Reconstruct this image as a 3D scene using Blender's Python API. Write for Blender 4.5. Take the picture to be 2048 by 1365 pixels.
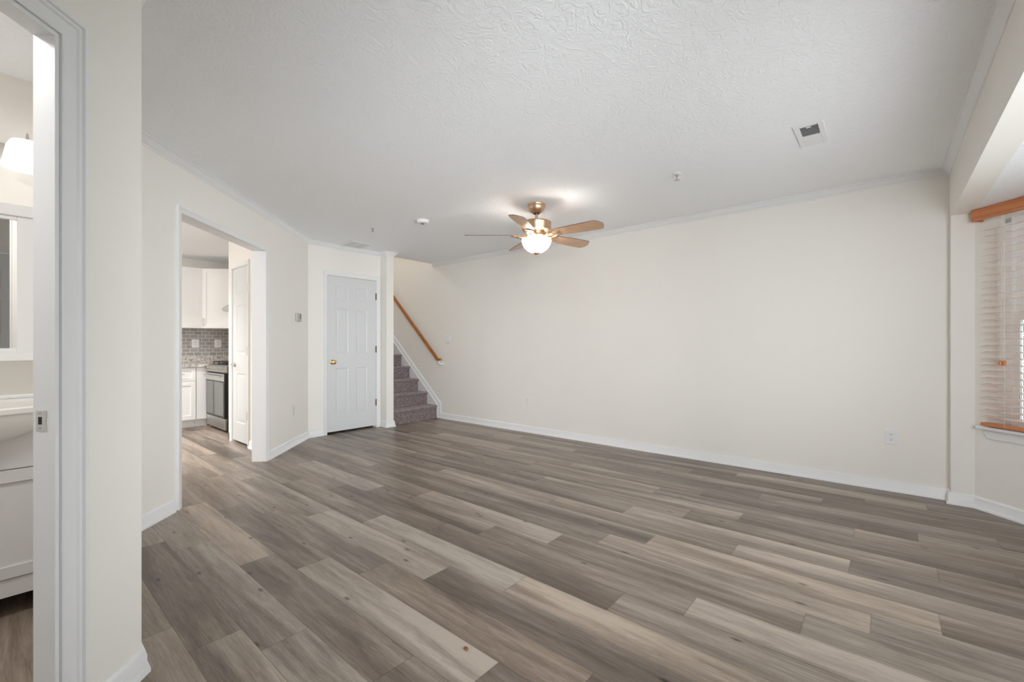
import bpy, bmesh, math, random
from mathutils import Vector, Matrix
random.seed(7)
for o in list(bpy.data.objects):
    bpy.data.objects.remove(o, do_unlink=True)
SC = bpy.context.scene
COL = SC.collection
R = math.radians
PI = math.pi
S2 = math.sqrt(0.5)

# ------------------------------------------------------------------ camera
CAM_H = 1.135
YAW = R(49.7)                      # camera looks 49.7 degrees clockwise of +Y
cd = bpy.data.cameras.new('camera')
cam = bpy.data.objects.new('camera', cd)
COL.objects.link(cam)
cam.location = (0, 0, CAM_H)
cam.rotation_euler = (R(90), 0, -YAW)
cd.sensor_fit = 'HORIZONTAL'
cd.sensor_width = 36
cd.lens = 880 / 2048 * 36
cd.shift_y = 9.5 / 2048
cd.clip_start = 0.02
SC.camera = cam

# ------------------------------------------------------------------ exposure, world, daylight
SC.view_settings.view_transform = 'Standard'
SC.view_settings.look = 'None'
SC.view_settings.gamma = 1
SC.view_settings.use_curve_mapping = False
SC.view_settings.exposure = -0.12
SC.cycles.diffuse_bounces = 10
SC.cycles.max_bounces = 14

w = bpy.data.worlds.new('sky')
SC.world = w
w.use_nodes = True
wn = w.node_tree
wn.nodes.clear()
_out = wn.nodes.new('ShaderNodeOutputWorld')
_bg = wn.nodes.new('ShaderNodeBackground')
_tc = wn.nodes.new('ShaderNodeTexCoord')
_nz = wn.nodes.new('ShaderNodeTexNoise')
_nz.inputs['Scale'].default_value = 2.2
_nz.inputs['Detail'].default_value = 5
_rp = wn.nodes.new('ShaderNodeValToRGB')
_rp.color_ramp.elements[0].position = 0.35
_rp.color_ramp.elements[0].color = (0.78, 0.87, 1.0, 1)
_rp.color_ramp.elements[1].position = 0.6
_rp.color_ramp.elements[1].color = (1, 1, 1, 1)
wn.links.new(_tc.outputs['Generated'], _nz.inputs['Vector'])
wn.links.new(_nz.outputs['Fac'], _rp.inputs['Fac'])
wn.links.new(_rp.outputs['Color'], _bg.inputs['Color'])
wn.links.new(_bg.outputs['Background'], _out.inputs['Surface'])
_bg.inputs['Strength'].default_value = 4.0


def area(name, loc, direction, sx, sy, power, color=(1, 1, 1), spread=180):
    ld = bpy.data.lights.new(name, 'AREA')
    ld.shape = 'RECTANGLE'
    ld.size, ld.size_y = sx, sy
    ld.energy = power
    ld.color = color
    ld.spread = R(spread)
    o = bpy.data.objects.new(name, ld)
    COL.objects.link(o)
    o.location = loc
    o.rotation_euler = Vector(direction).to_track_quat('-Z', 'Y').to_euler()
    return o


def point(name, loc, power, color=(1, 1, 1), radius=0.03, parent=None):
    ld = bpy.data.lights.new(name, 'POINT')
    ld.energy = power
    ld.color = color
    ld.shadow_soft_size = radius
    o = bpy.data.objects.new(name, ld)
    COL.objects.link(o)
    o.location = loc
    if parent:
        o.parent = parent
    return o


DAY = (0.93, 0.965, 1.0)
YF_ = -0.36
# daylight in the bay's windows behind and beside the camera
area('daylight_front_window', (2.72, -1.14, 1.32), (0, 1, 0.15), 1.7, 1.4, 13, DAY, 115)
area('daylight_left_bay_window', (1.38, -0.80, 1.32), (1, 0.75, 0.05), 0.75, 1.4, 20, DAY, 130)
# fill light for the far corner, set in an added window behind the camera
area('rear_fill_light', (0.59, YF_ + 0.012, 1.25), (0.54, 1, 0.0), 0.66, 1.7, 26, DAY, 80)

# ------------------------------------------------------------------ materials
MATS = {}


def mat(name, col, rough=0.5, metal=0.0, var=0.04, scale=6.0, bump=0.0, bscale=120.0, emit=None, estr=0.0, spec=0.5, coat=0.0, bdist=0.002):
    if name in MATS:
        return MATS[name]
    m = bpy.data.materials.new(name)
    m.use_nodes = True
    nt = m.node_tree
    b = nt.nodes['Principled BSDF']
    tc = nt.nodes.new('ShaderNodeTexCoord')
    nz = nt.nodes.new('ShaderNodeTexNoise')
    nz.inputs['Scale'].default_value = scale
    nz.inputs['Detail'].default_value = 3
    nt.links.new(tc.outputs['Object'], nz.inputs['Vector'])
    mx = nt.nodes.new('ShaderNodeMix')
    mx.data_type = 'RGBA'
    c = Vector(col[:3])
    mx.inputs[6].default_value = (*(c * (1 - var)), 1)
    mx.inputs[7].default_value = (*[min(1, v * (1 + var)) for v in c], 1)
    nt.links.new(nz.outputs['Fac'], mx.inputs[0])
    nt.links.new(mx.outputs[2], b.inputs['Base Color'])
    b.inputs['Roughness'].default_value = rough
    b.inputs['Metallic'].default_value = metal
    b.inputs['Specular IOR Level'].default_value = spec
    b.inputs['Coat Weight'].default_value = coat
    if bump > 0:
        n2 = nt.nodes.new('ShaderNodeTexNoise')
        n2.inputs['Scale'].default_value = bscale
        n2.inputs['Detail'].default_value = 4
        nt.links.new(tc.outputs['Object'], n2.inputs['Vector'])
        bp = nt.nodes.new('ShaderNodeBump')
        bp.inputs['Strength'].default_value = bump
        bp.inputs['Distance'].default_value = bdist
        nt.links.new(n2.outputs['Fac'], bp.inputs['Height'])
        nt.links.new(bp.outputs['Normal'], b.inputs['Normal'])
    if emit:
        b.inputs['Emission Color'].default_value = (*emit, 1)
        b.inputs['Emission Strength'].default_value = estr
    MATS[name] = m
    return m


WALL = mat('cream_wall_paint', (0.87, 0.846, 0.803), 0.75, var=0.012, scale=2.0, bump=0.12, bscale=260, spec=0.25)
TRIM = mat('white_trim_paint', (0.84, 0.845, 0.855), 0.38, var=0.01)
DOORW = mat('white_door_paint', (0.70, 0.71, 0.72), 0.42, var=0.01, bump=0.05, bscale=180)
CABW = mat('white_cabinet_paint', (0.86, 0.855, 0.84), 0.40, var=0.01)
BRASS = mat('polished_brass', (0.80, 0.55, 0.22), 0.22, 1.0, var=0.06)
BRONZE = mat('aged_bronze_hinge', (0.24, 0.15, 0.10), 0.45, 0.8, var=0.1)
NICKEL = mat('brushed_nickel', (0.62, 0.60, 0.57), 0.32, 1.0, var=0.05, scale=30)
FANMET = mat('brushed_bronze_fan', (0.66, 0.46, 0.31), 0.34, 1.0, var=0.12, scale=25)
DARKM = mat('dark_metal', (0.06, 0.04, 0.035), 0.5, 0.6, var=0.1)
STEEL = mat('stainless_steel', (0.62, 0.61, 0.59), 0.30, 1.0, var=0.05, scale=20)
BLACK = mat('black_enamel', (0.012, 0.012, 0.013), 0.3, var=0.1)
IRON = mat('cast_iron', (0.03, 0.03, 0.03), 0.6, var=0.2, bump=0.2)
OVENG = mat('oven_glass', (0.10, 0.10, 0.095), 0.06, var=0.05, spec=0.8)
PLAST = mat('white_plastic', (0.84, 0.845, 0.86), 0.35, var=0.01)
PLASTC = mat('cream_plastic', (0.76, 0.74, 0.70), 0.4, var=0.01)
GREYP = mat('grey_plastic', (0.50, 0.49, 0.46), 0.45, var=0.02)
LCD = mat('grey_display', (0.20, 0.20, 0.18), 0.3, var=0.02)
SLOT = mat('dark_slot', (0.03, 0.03, 0.03), 0.6, var=0.02)
PORC = mat('white_porcelain', (0.90, 0.90, 0.90), 0.12, var=0.005, coat=0.5)
VANP = mat('grey_white_vanity_paint', (0.72, 0.72, 0.72), 0.4, var=0.01)
STRIKE = mat('strike_plate_metal', (0.75, 0.74, 0.72), 0.35, 0.7, var=0.03)
MIRR = mat('mirror_silver', (0.9, 0.9, 0.9), 0.01, 1.0, var=0.0)
GRILL = mat('white_grille_paint', (0.66, 0.66, 0.66), 0.5, var=0.02)
GRILLD = mat('duct_shadow_grey', (0.16, 0.16, 0.16), 0.8, var=0.05)
SOCKET = mat('brown_seed_husk', (0.22, 0.07, 0.03), 0.6, var=0.2)
OUTWHITE = mat('white_vinyl_window', (0.91, 0.91, 0.91), 0.35, var=0.01)
BARK = mat('bark', (0.10, 0.07, 0.05), 0.85, var=0.25, bump=0.4, bscale=60)
LAMPG = mat('lit_bowl_glass', (0.95, 0.90, 0.82), 0.3, var=0.01, emit=(1.0, 0.90, 0.77), estr=3.4)
BULB = mat('lit_bulb', (1, 1, 1), 0.3, emit=(1.0, 0.9, 0.75), estr=6)
BATHG = mat('lit_bath_shade', (0.95, 0.95, 0.93), 0.3, emit=(1.0, 0.98, 0.955), estr=1.3)
KITG = mat('lit_kitchen_diffuser', (0.95, 0.95, 0.93), 0.3, emit=(1.0, 0.97, 0.92), estr=5.0)


def ceiling_mat():
    m = bpy.data.materials.new('stomped_ceiling_paint')
    m.use_nodes = True
    nt = m.node_tree
    b = nt.nodes['Principled BSDF']
    b.inputs['Base Color'].default_value = (0.92, 0.935, 0.96, 1)
    b.inputs['Roughness'].default_value = 0.85
    b.inputs['Specular IOR Level'].default_value = 0.2
    tc = nt.nodes.new('ShaderNodeTexCoord')
    n0 = nt.nodes.new('ShaderNodeTexNoise')
    n0.inputs['Scale'].default_value = 5
    n0.inputs['Detail'].default_value = 3
    nt.links.new(tc.outputs['Object'], n0.inputs['Vector'])
    ad = nt.nodes.new('ShaderNodeMixRGB')
    ad.blend_type = 'ADD'
    ad.inputs[0].default_value = 0.10
    nt.links.new(tc.outputs['Object'], ad.inputs[1])
    nt.links.new(n0.outputs['Color'], ad.inputs[2])
    mu = nt.nodes.new('ShaderNodeTexMusgrave') if hasattr(bpy.types, 'ShaderNodeTexMusgrave') else nt.nodes.new('ShaderNodeTexNoise')
    mu.inputs['Scale'].default_value = 26
    mu.inputs['Detail'].default_value = 5
    mu.inputs['Distortion'].default_value = 1.6
    nt.links.new(ad.outputs[0], mu.inputs['Vector'])
    rp = nt.nodes.new('ShaderNodeValToRGB')
    rp.color_ramp.elements[0].position = 0.44
    rp.color_ramp.elements[1].position = 0.60
    nt.links.new(mu.outputs[0], rp.inputs['Fac'])
    bp = nt.nodes.new('ShaderNodeBump')
    bp.inputs['Strength'].default_value = 0.45
    bp.inputs['Distance'].default_value = 0.003
    nt.links.new(rp.outputs['Color'], bp.inputs['Height'])
    nt.links.new(bp.outputs['Normal'], b.inputs['Normal'])
    return m


CEIL = ceiling_mat()


def wood_mat(name, c0, c1, rough=0.35, along='X', sc=1.0, coat=0.2):
    m = bpy.data.materials.new(name)
    m.use_nodes = True
    nt = m.node_tree
    b = nt.nodes['Principled BSDF']
    tc = nt.nodes.new('ShaderNodeTexCoord')
    mp = nt.nodes.new('ShaderNodeMapping')
    s = [60 * sc, 60 * sc, 60 * sc]
    s['XYZ'.index(along)] = 2.5 * sc
    mp.inputs['Scale'].default_value = s
    nt.links.new(tc.outputs['Object'], mp.inputs['Vector'])
    nz = nt.nodes.new('ShaderNodeTexNoise')
    nz.inputs['Scale'].default_value = 1.0
    nz.inputs['Detail'].default_value = 5
    nt.links.new(mp.outputs['Vector'], nz.inputs['Vector'])
    rp = nt.nodes.new('ShaderNodeValToRGB')
    rp.color_ramp.elements[0].position = 0.3
    rp.color_ramp.elements[1].position = 0.7
    rp.color_ramp.elements[0].color = (*c0, 1)
    rp.color_ramp.elements[1].color = (*c1, 1)
    nt.links.new(nz.outputs['Fac'], rp.inputs['Fac'])
    nt.links.new(rp.outputs['Color'], b.inputs['Base Color'])
    b.inputs['Roughness'].default_value = rough
    b.inputs['Coat Weight'].default_value = coat
    return m


RAILW = wood_mat('honey_oak_rail', (0.30, 0.080, 0.008), (0.44, 0.145, 0.02), 0.3, 'Y')
BLINDW = wood_mat('orange_stained_wood', (0.52, 0.17, 0.055), (0.64, 0.25, 0.095), 0.35, 'X')
SLATW = wood_mat('washed_out_orange_slat', (0.74, 0.57, 0.49), (0.83, 0.66, 0.57), 0.25, 'X', coat=0.5)  # orange wood; the wash of window light is put into the colour
BLADEW = wood_mat('light_maple_blade', (0.52, 0.30, 0.17), (0.66, 0.41, 0.25), 0.35, 'X')


BLADED = wood_mat('dark_walnut_blade', (0.05, 0.03, 0.022), (0.09, 0.055, 0.04), 0.45, 'X')


def floor_mat():
    m = bpy.data.materials.new('grey_brown_vinyl_plank')
    m.use_nodes = True
    nt = m.node_tree
    N = nt.nodes.new
    L = nt.links.new
    b = nt.nodes['Principled BSDF']
    uv = N('ShaderNodeUVMap'); uv.uv_map = 'grain'
    at = N('ShaderNodeAttribute'); at.attribute_name = 'tone'

    def noise(sx, sy, detail=4, dist=0.0, rough=0.55):
        mp = N('ShaderNodeMapping'); mp.inputs['Scale'].default_value = (sx, sy, 1)
        L(uv.outputs['UV'], mp.inputs['Vector'])
        n = N('ShaderNodeTexNoise'); n.noise_dimensions = '2D'
        n.inputs['Scale'].default_value = 1
        n.inputs['Detail'].default_value = detail
        n.inputs['Distortion'].default_value = dist
        n.inputs['Roughness'].default_value = rough
        L(mp.outputs['Vector'], n.inputs['Vector'])
        return n.outputs['Fac']

    def mth(op, a, bb, clamp=False):
        n = N('ShaderNodeMath'); n.operation = op; n.use_clamp = clamp
        for i, v in enumerate((a, bb)):
            if hasattr(v, 'is_linked') or isinstance(v, bpy.types.NodeSocket):
                L(v, n.inputs[i])
            else:
                n.inputs[i].default_value = v
        return n.outputs[0]
    streak = noise(0.60, 8.0, 3, 0.5)
    blot = noise(2.2, 26.0, 5, 0.8)
    grain = noise(13.0, 230.0, 6, 0.2, 0.78)
    fig = noise(4.0, 60.0, 5, 1.5)
    f = mth('MULTIPLY', mth('SUBTRACT', streak, 0.5), 1.35)
    f = mth('ADD', f, mth('MULTIPLY', mth('SUBTRACT', blot, 0.5), 0.62))
    f = mth('ADD', f, mth('MULTIPLY', mth('SUBTRACT', grain, 0.5), 0.68))
    f = mth('ADD', f, mth('MULTIPLY', mth('SUBTRACT', fig, 0.5), 0.40))
    sep = N('ShaderNodeSeparateColor'); L(at.outputs['Color'], sep.inputs[0])
    # printed plank pattern: each board pales towards one long edge
    uvp_ = N('ShaderNodeUVMap'); uvp_.uv_map = 'plank'
    sv = N('ShaderNodeSeparateXYZ'); L(uvp_.outputs['UV'], sv.inputs[0])
    edge = mth('MULTIPLY', mth('SUBTRACT', mth('DIVIDE', sv.outputs[1], 0.176), 0.5), 0.26)
    f = mth('ADD', f, edge)
    f = mth('ADD', f, sep.outputs[0], True)
    rp = N('ShaderNodeValToRGB')
    e = rp.color_ramp.elements
    e[0].position = 0.0; e[0].color = (0.100, 0.076, 0.058, 1)
    e[1].position = 1.0; e[1].color = (0.430, 0.365, 0.305, 1)
    x = e.new(0.35); x.color = (0.180, 0.143, 0.115, 1)
    x = e.new(0.68); x.color = (0.295, 0.243, 0.200, 1)
    L(f, rp.inputs['Fac'])
    # warm / cool drift from plank to plank
    hs = N('ShaderNodeMixRGB'); hs.blend_type = 'MULTIPLY'; hs.inputs[0].default_value = 1
    tr = N('ShaderNodeValToRGB')
    tr.color_ramp.elements[0].color = (1.03, 0.99, 0.95, 1)
    tr.color_ramp.elements[1].color = (0.97, 1.0, 1.03, 1)
    L(sep.outputs[1], tr.inputs['Fac'])
    L(rp.outputs['Color'], hs.inputs[1]); L(tr.outputs['Color'], hs.inputs[2])
    # knots
    mpk = N('ShaderNodeMapping'); mpk.inputs['Scale'].default_value = (2.6, 6.5, 1)
    L(uv.outputs['UV'], mpk.inputs['Vector'])
    vo = N('ShaderNodeTexVoronoi'); vo.voronoi_dimensions = '2D'; vo.inputs['Scale'].default_value = 1
    L(mpk.outputs['Vector'], vo.inputs['Vector'])
    kr = N('ShaderNodeValToRGB')
    kr.color_ramp.elements[0].position = 0.018; kr.color_ramp.elements[0].color = (0.32, 0.30, 0.28, 1)
    kr.color_ramp.elements[1].position = 0.075; kr.color_ramp.elements[1].color = (1, 1, 1, 1)
    L(vo.outputs['Distance'], kr.inputs['Fac'])
    pick = N('ShaderNodeSeparateColor'); L(vo.outputs['Color'], pick.inputs[0])
    on = mth('GREATER_THAN', pick.outputs[0], 0.60)
    km = N('ShaderNodeMixRGB'); km.blend_type = 'MULTIPLY'
    L(on, km.inputs[0]); L(hs.outputs[0], km.inputs[1]); L(kr.outputs['Color'], km.inputs[2])
    # dark joints between planks
    uv2 = N('ShaderNodeUVMap'); uv2.uv_map = 'plank'
    sx = N('ShaderNodeSeparateXYZ'); L(uv2.outputs['UV'], sx.inputs[0])
    du = mth('MINIMUM', sx.outputs[0], mth('SUBTRACT', 1.22, sx.outputs[0]))
    dv = mth('MINIMUM', sx.outputs[1], mth('SUBTRACT', 0.176, sx.outputs[1]))
    d = mth('MINIMUM', du, dv)
    jr = N('ShaderNodeValToRGB')
    jr.color_ramp.elements[0].position = 0.0006; jr.color_ramp.elements[0].color = (0.66, 0.64, 0.62, 1)
    jr.color_ramp.elements[1].position = 0.0016; jr.color_ramp.elements[1].color = (1, 1, 1, 1)
    L(d, jr.inputs['Fac'])
    jm = N('ShaderNodeMixRGB'); jm.blend_type = 'MULTIPLY'; jm.inputs[0].default_value = 1
    L(km.outputs[0], jm.inputs[1]); L(jr.outputs['Color'], jm.inputs[2])
    L(jm.outputs[0], b.inputs['Base Color'])
    b.inputs['Roughness'].default_value = 0.35
    b.inputs['Specular IOR Level'].default_value = 0.42
    bp = N('ShaderNodeBump'); bp.inputs['Strength'].default_value = 0.10; bp.inputs['Distance'].default_value = 0.001
    L(grain, bp.inputs['Height']); L(bp.outputs['Normal'], b.inputs['Normal'])
    return m


def carpet_mat():
    m = bpy.data.materials.new('mauve_grey_carpet')
    m.use_nodes = True
    nt = m.node_tree
    b = nt.nodes['Principled BSDF']
    tc = nt.nodes.new('ShaderNodeTexCoord')
    n1 = nt.nodes.new('ShaderNodeTexNoise'); n1.inputs['Scale'].default_value = 34; n1.inputs['Detail'].default_value = 6
    n2 = nt.nodes.new('ShaderNodeTexNoise'); n2.inputs['Scale'].default_value = 160; n2.inputs['Detail'].default_value = 2
    nt.links.new(tc.outputs['Object'], n1.inputs['Vector'])
    nt.links.new(tc.outputs['Object'], n2.inputs['Vector'])
    mx = nt.nodes.new('ShaderNodeMath'); mx.operation = 'ADD'
    nt.links.new(n1.outputs['Fac'], mx.inputs[0]); nt.links.new(n2.outputs['Fac'], mx.inputs[1])
    rp = nt.nodes.new('ShaderNodeValToRGB')
    rp.color_ramp.elements[0].position = 0.80; rp.color_ramp.elements[0].color = (0.155, 0.120, 0.120, 1)
    rp.color_ramp.elements[1].position = 1.0; rp.color_ramp.elements[1].color = (0.30, 0.245, 0.240, 1)
    hm = nt.nodes.new('ShaderNodeMath'); hm.operation = 'MULTIPLY'; hm.inputs[1].default_value = 0.92
    nt.links.new(mx.outputs[0], hm.inputs[0])
    nt.links.new(hm.outputs[0], rp.inputs['Fac'])
    nt.links.new(rp.outputs['Color'], b.inputs['Base Color'])
    b.inputs['Roughness'].default_value = 0.95
    b.inputs['Specular IOR Level'].default_value = 0.1
    b.inputs['Sheen Weight'].default_value = 0.3
    bp = nt.nodes.new('ShaderNodeBump'); bp.inputs['Strength'].default_value = 0.8; bp.inputs['Distance'].default_value = 0.006
    nt.links.new(n2.outputs['Fac'], bp.inputs['Height'])
    nt.links.new(bp.outputs['Normal'], b.inputs['Normal'])
    return m


def tile_mat():
    m = bpy.data.materials.new('grey_glass_subway_tile')
    m.use_nodes = True
    nt = m.node_tree
    b = nt.nodes['Principled BSDF']
    uv = nt.nodes.new('ShaderNodeUVMap'); uv.uv_map = 'grain'
    br = nt.nodes.new('ShaderNodeTexBrick')
    br.offset = 0.5
    br.inputs['Scale'].default_value = 1
    br.inputs['Brick Width'].default_value = 0.098
    br.inputs['Row Height'].default_value = 0.0525
    br.inputs['Mortar Size'].default_value = 0.0028
    br.inputs['Mortar Smooth'].default_value = 0.2
    br.inputs['Color1'].default_value = (0.31, 0.295, 0.285, 1)
    br.inputs['Color2'].default_value = (0.40, 0.385, 0.37, 1)
    br.inputs['Mortar'].default_value = (0.80, 0.78, 0.75, 1)
    nt.links.new(uv.outputs['UV'], br.inputs['Vector'])
    nt.links.new(br.outputs['Color'], b.inputs['Base Color'])
    b.inputs['Roughness'].default_value = 0.22
    bp = nt.nodes.new('ShaderNodeBump'); bp.inputs['Strength'].default_value = 0.5; bp.inputs['Distance'].default_value = 0.001
    bp.invert = True
    nt.links.new(br.outputs['Fac'], bp.inputs['Height'])
    nt.links.new(bp.outputs['Normal'], b.inputs['Normal'])
    return m


def granite_mat():
    m = bpy.data.materials.new('speckled_white_granite')
    m.use_nodes = True
    nt = m.node_tree
    b = nt.nodes['Principled BSDF']
    tc = nt.nodes.new('ShaderNodeTexCoord')
    n1 = nt.nodes.new('ShaderNodeTexNoise'); n1.inputs['Scale'].default_value = 55; n1.inputs['Detail'].default_value = 6; n1.inputs['Distortion'].default_value = 1.0
    nt.links.new(tc.outputs['Object'], n1.inputs['Vector'])
    rp = nt.nodes.new('ShaderNodeValToRGB')
    e = rp.color_ramp.elements
    e[0].position = 0.33; e[0].color = (0.13, 0.11, 0.10, 1)
    e[1].position = 0.62; e[1].color = (0.74, 0.71, 0.67, 1)
    x = e.new(0.46); x.color = (0.48, 0.44, 0.40, 1)
    nt.links.new(n1.outputs['Fac'], rp.inputs['Fac'])
    nt.links.new(rp.outputs['Color'], b.inputs['Base Color'])
    b.inputs['Roughness'].default_value = 0.2
    return m


def glass_mat():
    m = bpy.data.materials.new('window_glass')
    m.use_nodes = True
    nt = m.node_tree
    nt.nodes.clear()
    o = nt.nodes.new('ShaderNodeOutputMaterial')
    t = nt.nodes.new('ShaderNodeBsdfTransparent'); t.inputs['Color'].default_value = (0.96, 0.98, 0.97, 1)
    g = nt.nodes.new('ShaderNodeBsdfGlossy'); g.inputs['Roughness'].default_value = 0.02
    fr = nt.nodes.new('ShaderNodeFresnel'); fr.inputs['IOR'].default_value = 1.35
    mx = nt.nodes.new('ShaderNodeMixShader')
    nt.links.new(fr.outputs[0], mx.inputs[0]); nt.links.new(t.outputs[0], mx.inputs[1]); nt.links.new(g.outputs[0], mx.inputs[2])
    nt.links.new(mx.outputs[0], o.inputs['Surface'])
    return m


def leaf_mat(name, a, c):
    m = mat(name, a, 0.55, var=0.3, scale=5)
    return m


FLOORM, CARPET, TILE, GRAN, GLASS = floor_mat(), carpet_mat(), tile_mat(), granite_mat(), glass_mat()
LEAF = leaf_mat('green_leaves', (0.045, 0.105, 0.022), None)
GRASS = mat('lawn_grass', (0.05, 0.095, 0.03), 0.8, var=0.4, scale=9, bump=0.6, bscale=200)

# ------------------------------------------------------------------ mesh helpers


class MB:
    def __init__(self):
        self.v, self.f = [], []

    def add(self, vs, fs):
        n = len(self.v)
        self.v += [tuple(p) for p in vs]
        self.f += [tuple(i + n for i in q) for q in fs]
        return self

    def box(self, x0, y0, z0, x1, y1, z1):
        vs = [(x, y, z) for z in (z0, z1) for y in (y0, y1) for x in (x0, x1)]
        return self.add(vs, [(0, 2, 3, 1), (4, 5, 7, 6), (0, 1, 5, 4), (2, 6, 7, 3), (0, 4, 6, 2), (1, 3, 7, 5)])

    def prism(self, pts, f0, f1):
        """pts: 2D outline; f0,f1 map a 2D point to 3D for the two ends"""
        n = len(pts)
        vs = [f0(*p) for p in pts] + [f1(*p) for p in pts]
        fs = [tuple(range(n))[::-1], tuple(range(n, 2 * n))] + [(i, (i + 1) % n, n + (i + 1) % n, n + i) for i in range(n)]
        return self.add(vs, fs)

    def poly(self, pts, z0, z1):
        return self.prism(pts, lambda a, b: (a, b, z0), lambda a, b: (a, b, z1))

    def lathe(self, prof, n=32, c=(0, 0, 0), axis='Z', cap=True):
        """prof: (r,h) list"""
        vs, fs = [], []
        for (r, hh) in prof:
            for i in range(n):
                a = 2 * PI * i / n
                p = (r * math.cos(a), r * math.sin(a), hh)
                if axis == 'Y':
                    p = (p[0], p[2], p[1])
                if axis == 'X':
                    p = (p[2], p[0], p[1])
                vs.append((p[0] + c[0], p[1] + c[1], p[2] + c[2]))
        for k in range(len(prof) - 1):
            for i in range(n):
                j = (i + 1) % n
                fs.append((k * n + i, k * n + j, (k + 1) * n + j, (k + 1) * n + i))
        if cap and prof[0][0] > 1e-6:
            fs.append(tuple(range(n))[::-1])
        if cap and prof[-1][0] > 1e-6:
            fs.append(tuple(range((len(prof) - 1) * n, len(prof) * n)))
        return self.add(vs, fs)

    def tube(self, pts, r, n=10):
        pts = [Vector(p) for p in pts]
        rs = r if isinstance(r, (list, tuple)) else [r] * len(pts)
        vs, fs = [], []
        up = Vector((0, 0, 1))
        for k, p in enumerate(pts):
            t = (pts[min(k + 1, len(pts) - 1)] - pts[max(k - 1, 0)]).normalized()
            u = up if abs(t.dot(up)) < 0.95 else Vector((1, 0, 0))
            a = t.cross(u).normalized()
            bb = a.cross(t).normalized()
            for i in range(n):
                th = 2 * PI * i / n
                q = p + a * (rs[k] * math.cos(th)) + bb * (rs[k] * math.sin(th))
                vs.append(tuple(q))
        for k in range(len(pts) - 1):
            for i in range(n):
                j = (i + 1) % n
                fs.append((k * n + i, k * n + j, (k + 1) * n + j, (k + 1) * n + i))
        fs.append(tuple(range(n))[::-1])
        fs.append(tuple(range((len(pts) - 1) * n, len(pts) * n)))
        return self.add(vs, fs)

    def sweep(self, path, prof, f=lambda a, b, c: (a, b, c), side=1):
        """sweep closed profile [(offset, c)] along a 2D path with mitred corners; f maps (a,b,c)->3D"""
        P = [Vector(p) for p in path]
        n = len(prof)
        vs, fs = [], []
        for k, p in enumerate(P):
            ns = []
            if k > 0:
                d = (P[k] - P[k - 1]).normalized(); ns.append(Vector((-d.y, d.x)) * side)
            if k < len(P) - 1:
                d = (P[k + 1] - P[k]).normalized(); ns.append(Vector((-d.y, d.x)) * side)
            if len(ns) == 2:
                m = (ns[0] + ns[1]).normalized()
                m = m / max(0.2, m.dot(ns[0]))
            else:
                m = ns[0]
            for (o, c) in prof:
                q = p + m * o
                vs.append(f(q.x, q.y, c))
        for k in range(len(P) - 1):
            for i in range(n):
                j = (i + 1) % n
                fs.append((k * n + i, k * n + j, (k + 1) * n + j, (k + 1) * n + i))
        fs.append(tuple(range(n))[::-1])
        fs.append(tuple(range((len(P) - 1) * n, len(P) * n)))
        return self.add(vs, fs)

    def map(self, fn):
        self.v = [tuple(fn(*p)) for p in self.v]
        return self


def obj(name, mb, m, parent=None, smooth=False, bevel=0.0, kind=None, label=None, cat=None, group=None, loc=None, rotz=0.0):
    me = bpy.data.meshes.new(name)
    me.from_pydata(mb.v, [], mb.f)
    bm = bmesh.new()
    bm.from_mesh(me)
    bmesh.ops.recalc_face_normals(bm, faces=bm.faces)
    bm.to_mesh(me)
    bm.free()
    me.materials.append(m)
    if smooth:
        me.shade_smooth()
        me.set_sharp_from_angle(angle=R(38))
    o = bpy.data.objects.new(name, me)
    COL.objects.link(o)
    if bevel:
        md = o.modifiers.new('bevel', 'BEVEL')
        md.width = bevel
        md.segments = 2
        md.limit_method = 'ANGLE'
        md.angle_limit = R(40)
    if parent:
        o.parent = parent
    if loc is not None:
        o.location = loc
    o.rotation_euler.z = rotz
    tag(o, label, cat, group, kind)
    return o


def tag(o, label=None, cat=None, group=None, kind=None):
    if label: o['label'] = label
    if cat: o['category'] = cat
    if group: o['group'] = group
    if kind: o['kind'] = kind


def thing(name, label, cat, loc=(0, 0, 0), rotz=0.0, group=None, kind=None):
    o = bpy.data.objects.new(name, None)
    COL.objects.link(o)
    o.empty_display_size = 0.1
    o.location = loc
    o.rotation_euler = (0, 0, rotz)
    tag(o, label, cat, group, kind)
    return o


def struct(name, mb, m, label=None, cat=None, **k):
    return obj(name, mb, m, kind='structure', label=label, cat=cat, **k)


def copy_tree(o, parent=None):
    c = o.copy()
    COL.objects.link(c)
    c.parent = parent
    for ch in list(o.children):
        if ch.type in ('MESH', 'EMPTY'):
            copy_tree(ch, c)
    return c


def wallmb(p0, p1, t, z0, z1, holes=()):
    """wall from p0 to p1, body on the left of the direction p0->p1 (t>0) ; holes (s0,s1,za,zb) along the wall"""
    p0, p1 = Vector(p0), Vector(p1)
    L = (p1 - p0).length
    d = (p1 - p0) / L
    n = Vector((-d.y, d.x)) * t
    mb = MB()

    def piece(a, b, za, zb):
        if b - a < 1e-5 or zb - za < 1e-5: return
        q = [p0 + d * a, p0 + d * b, p0 + d * b + n, p0 + d * a + n]
        mb.poly([tuple(v) for v in q], za, zb)
    s = 0
    for (a, b, za, zb) in sorted(holes):
        piece(s, a, z0, z1)
        piece(a, b, z0, za)
        piece(a, b, zb, z1)
        s = b
    piece(s, L, z0, z1)
    return mb


# profiles: (offset from wall, height)
BASEP = [(0, 0), (0.024, 0), (0.024, 0.012), (0.017, 0.022), (0.0145, 0.026), (0.0145, 0.062), (0.011, 0.070), (0.011, 0.076), (0.006, 0.083), (0.0, 0.086)]


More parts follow.
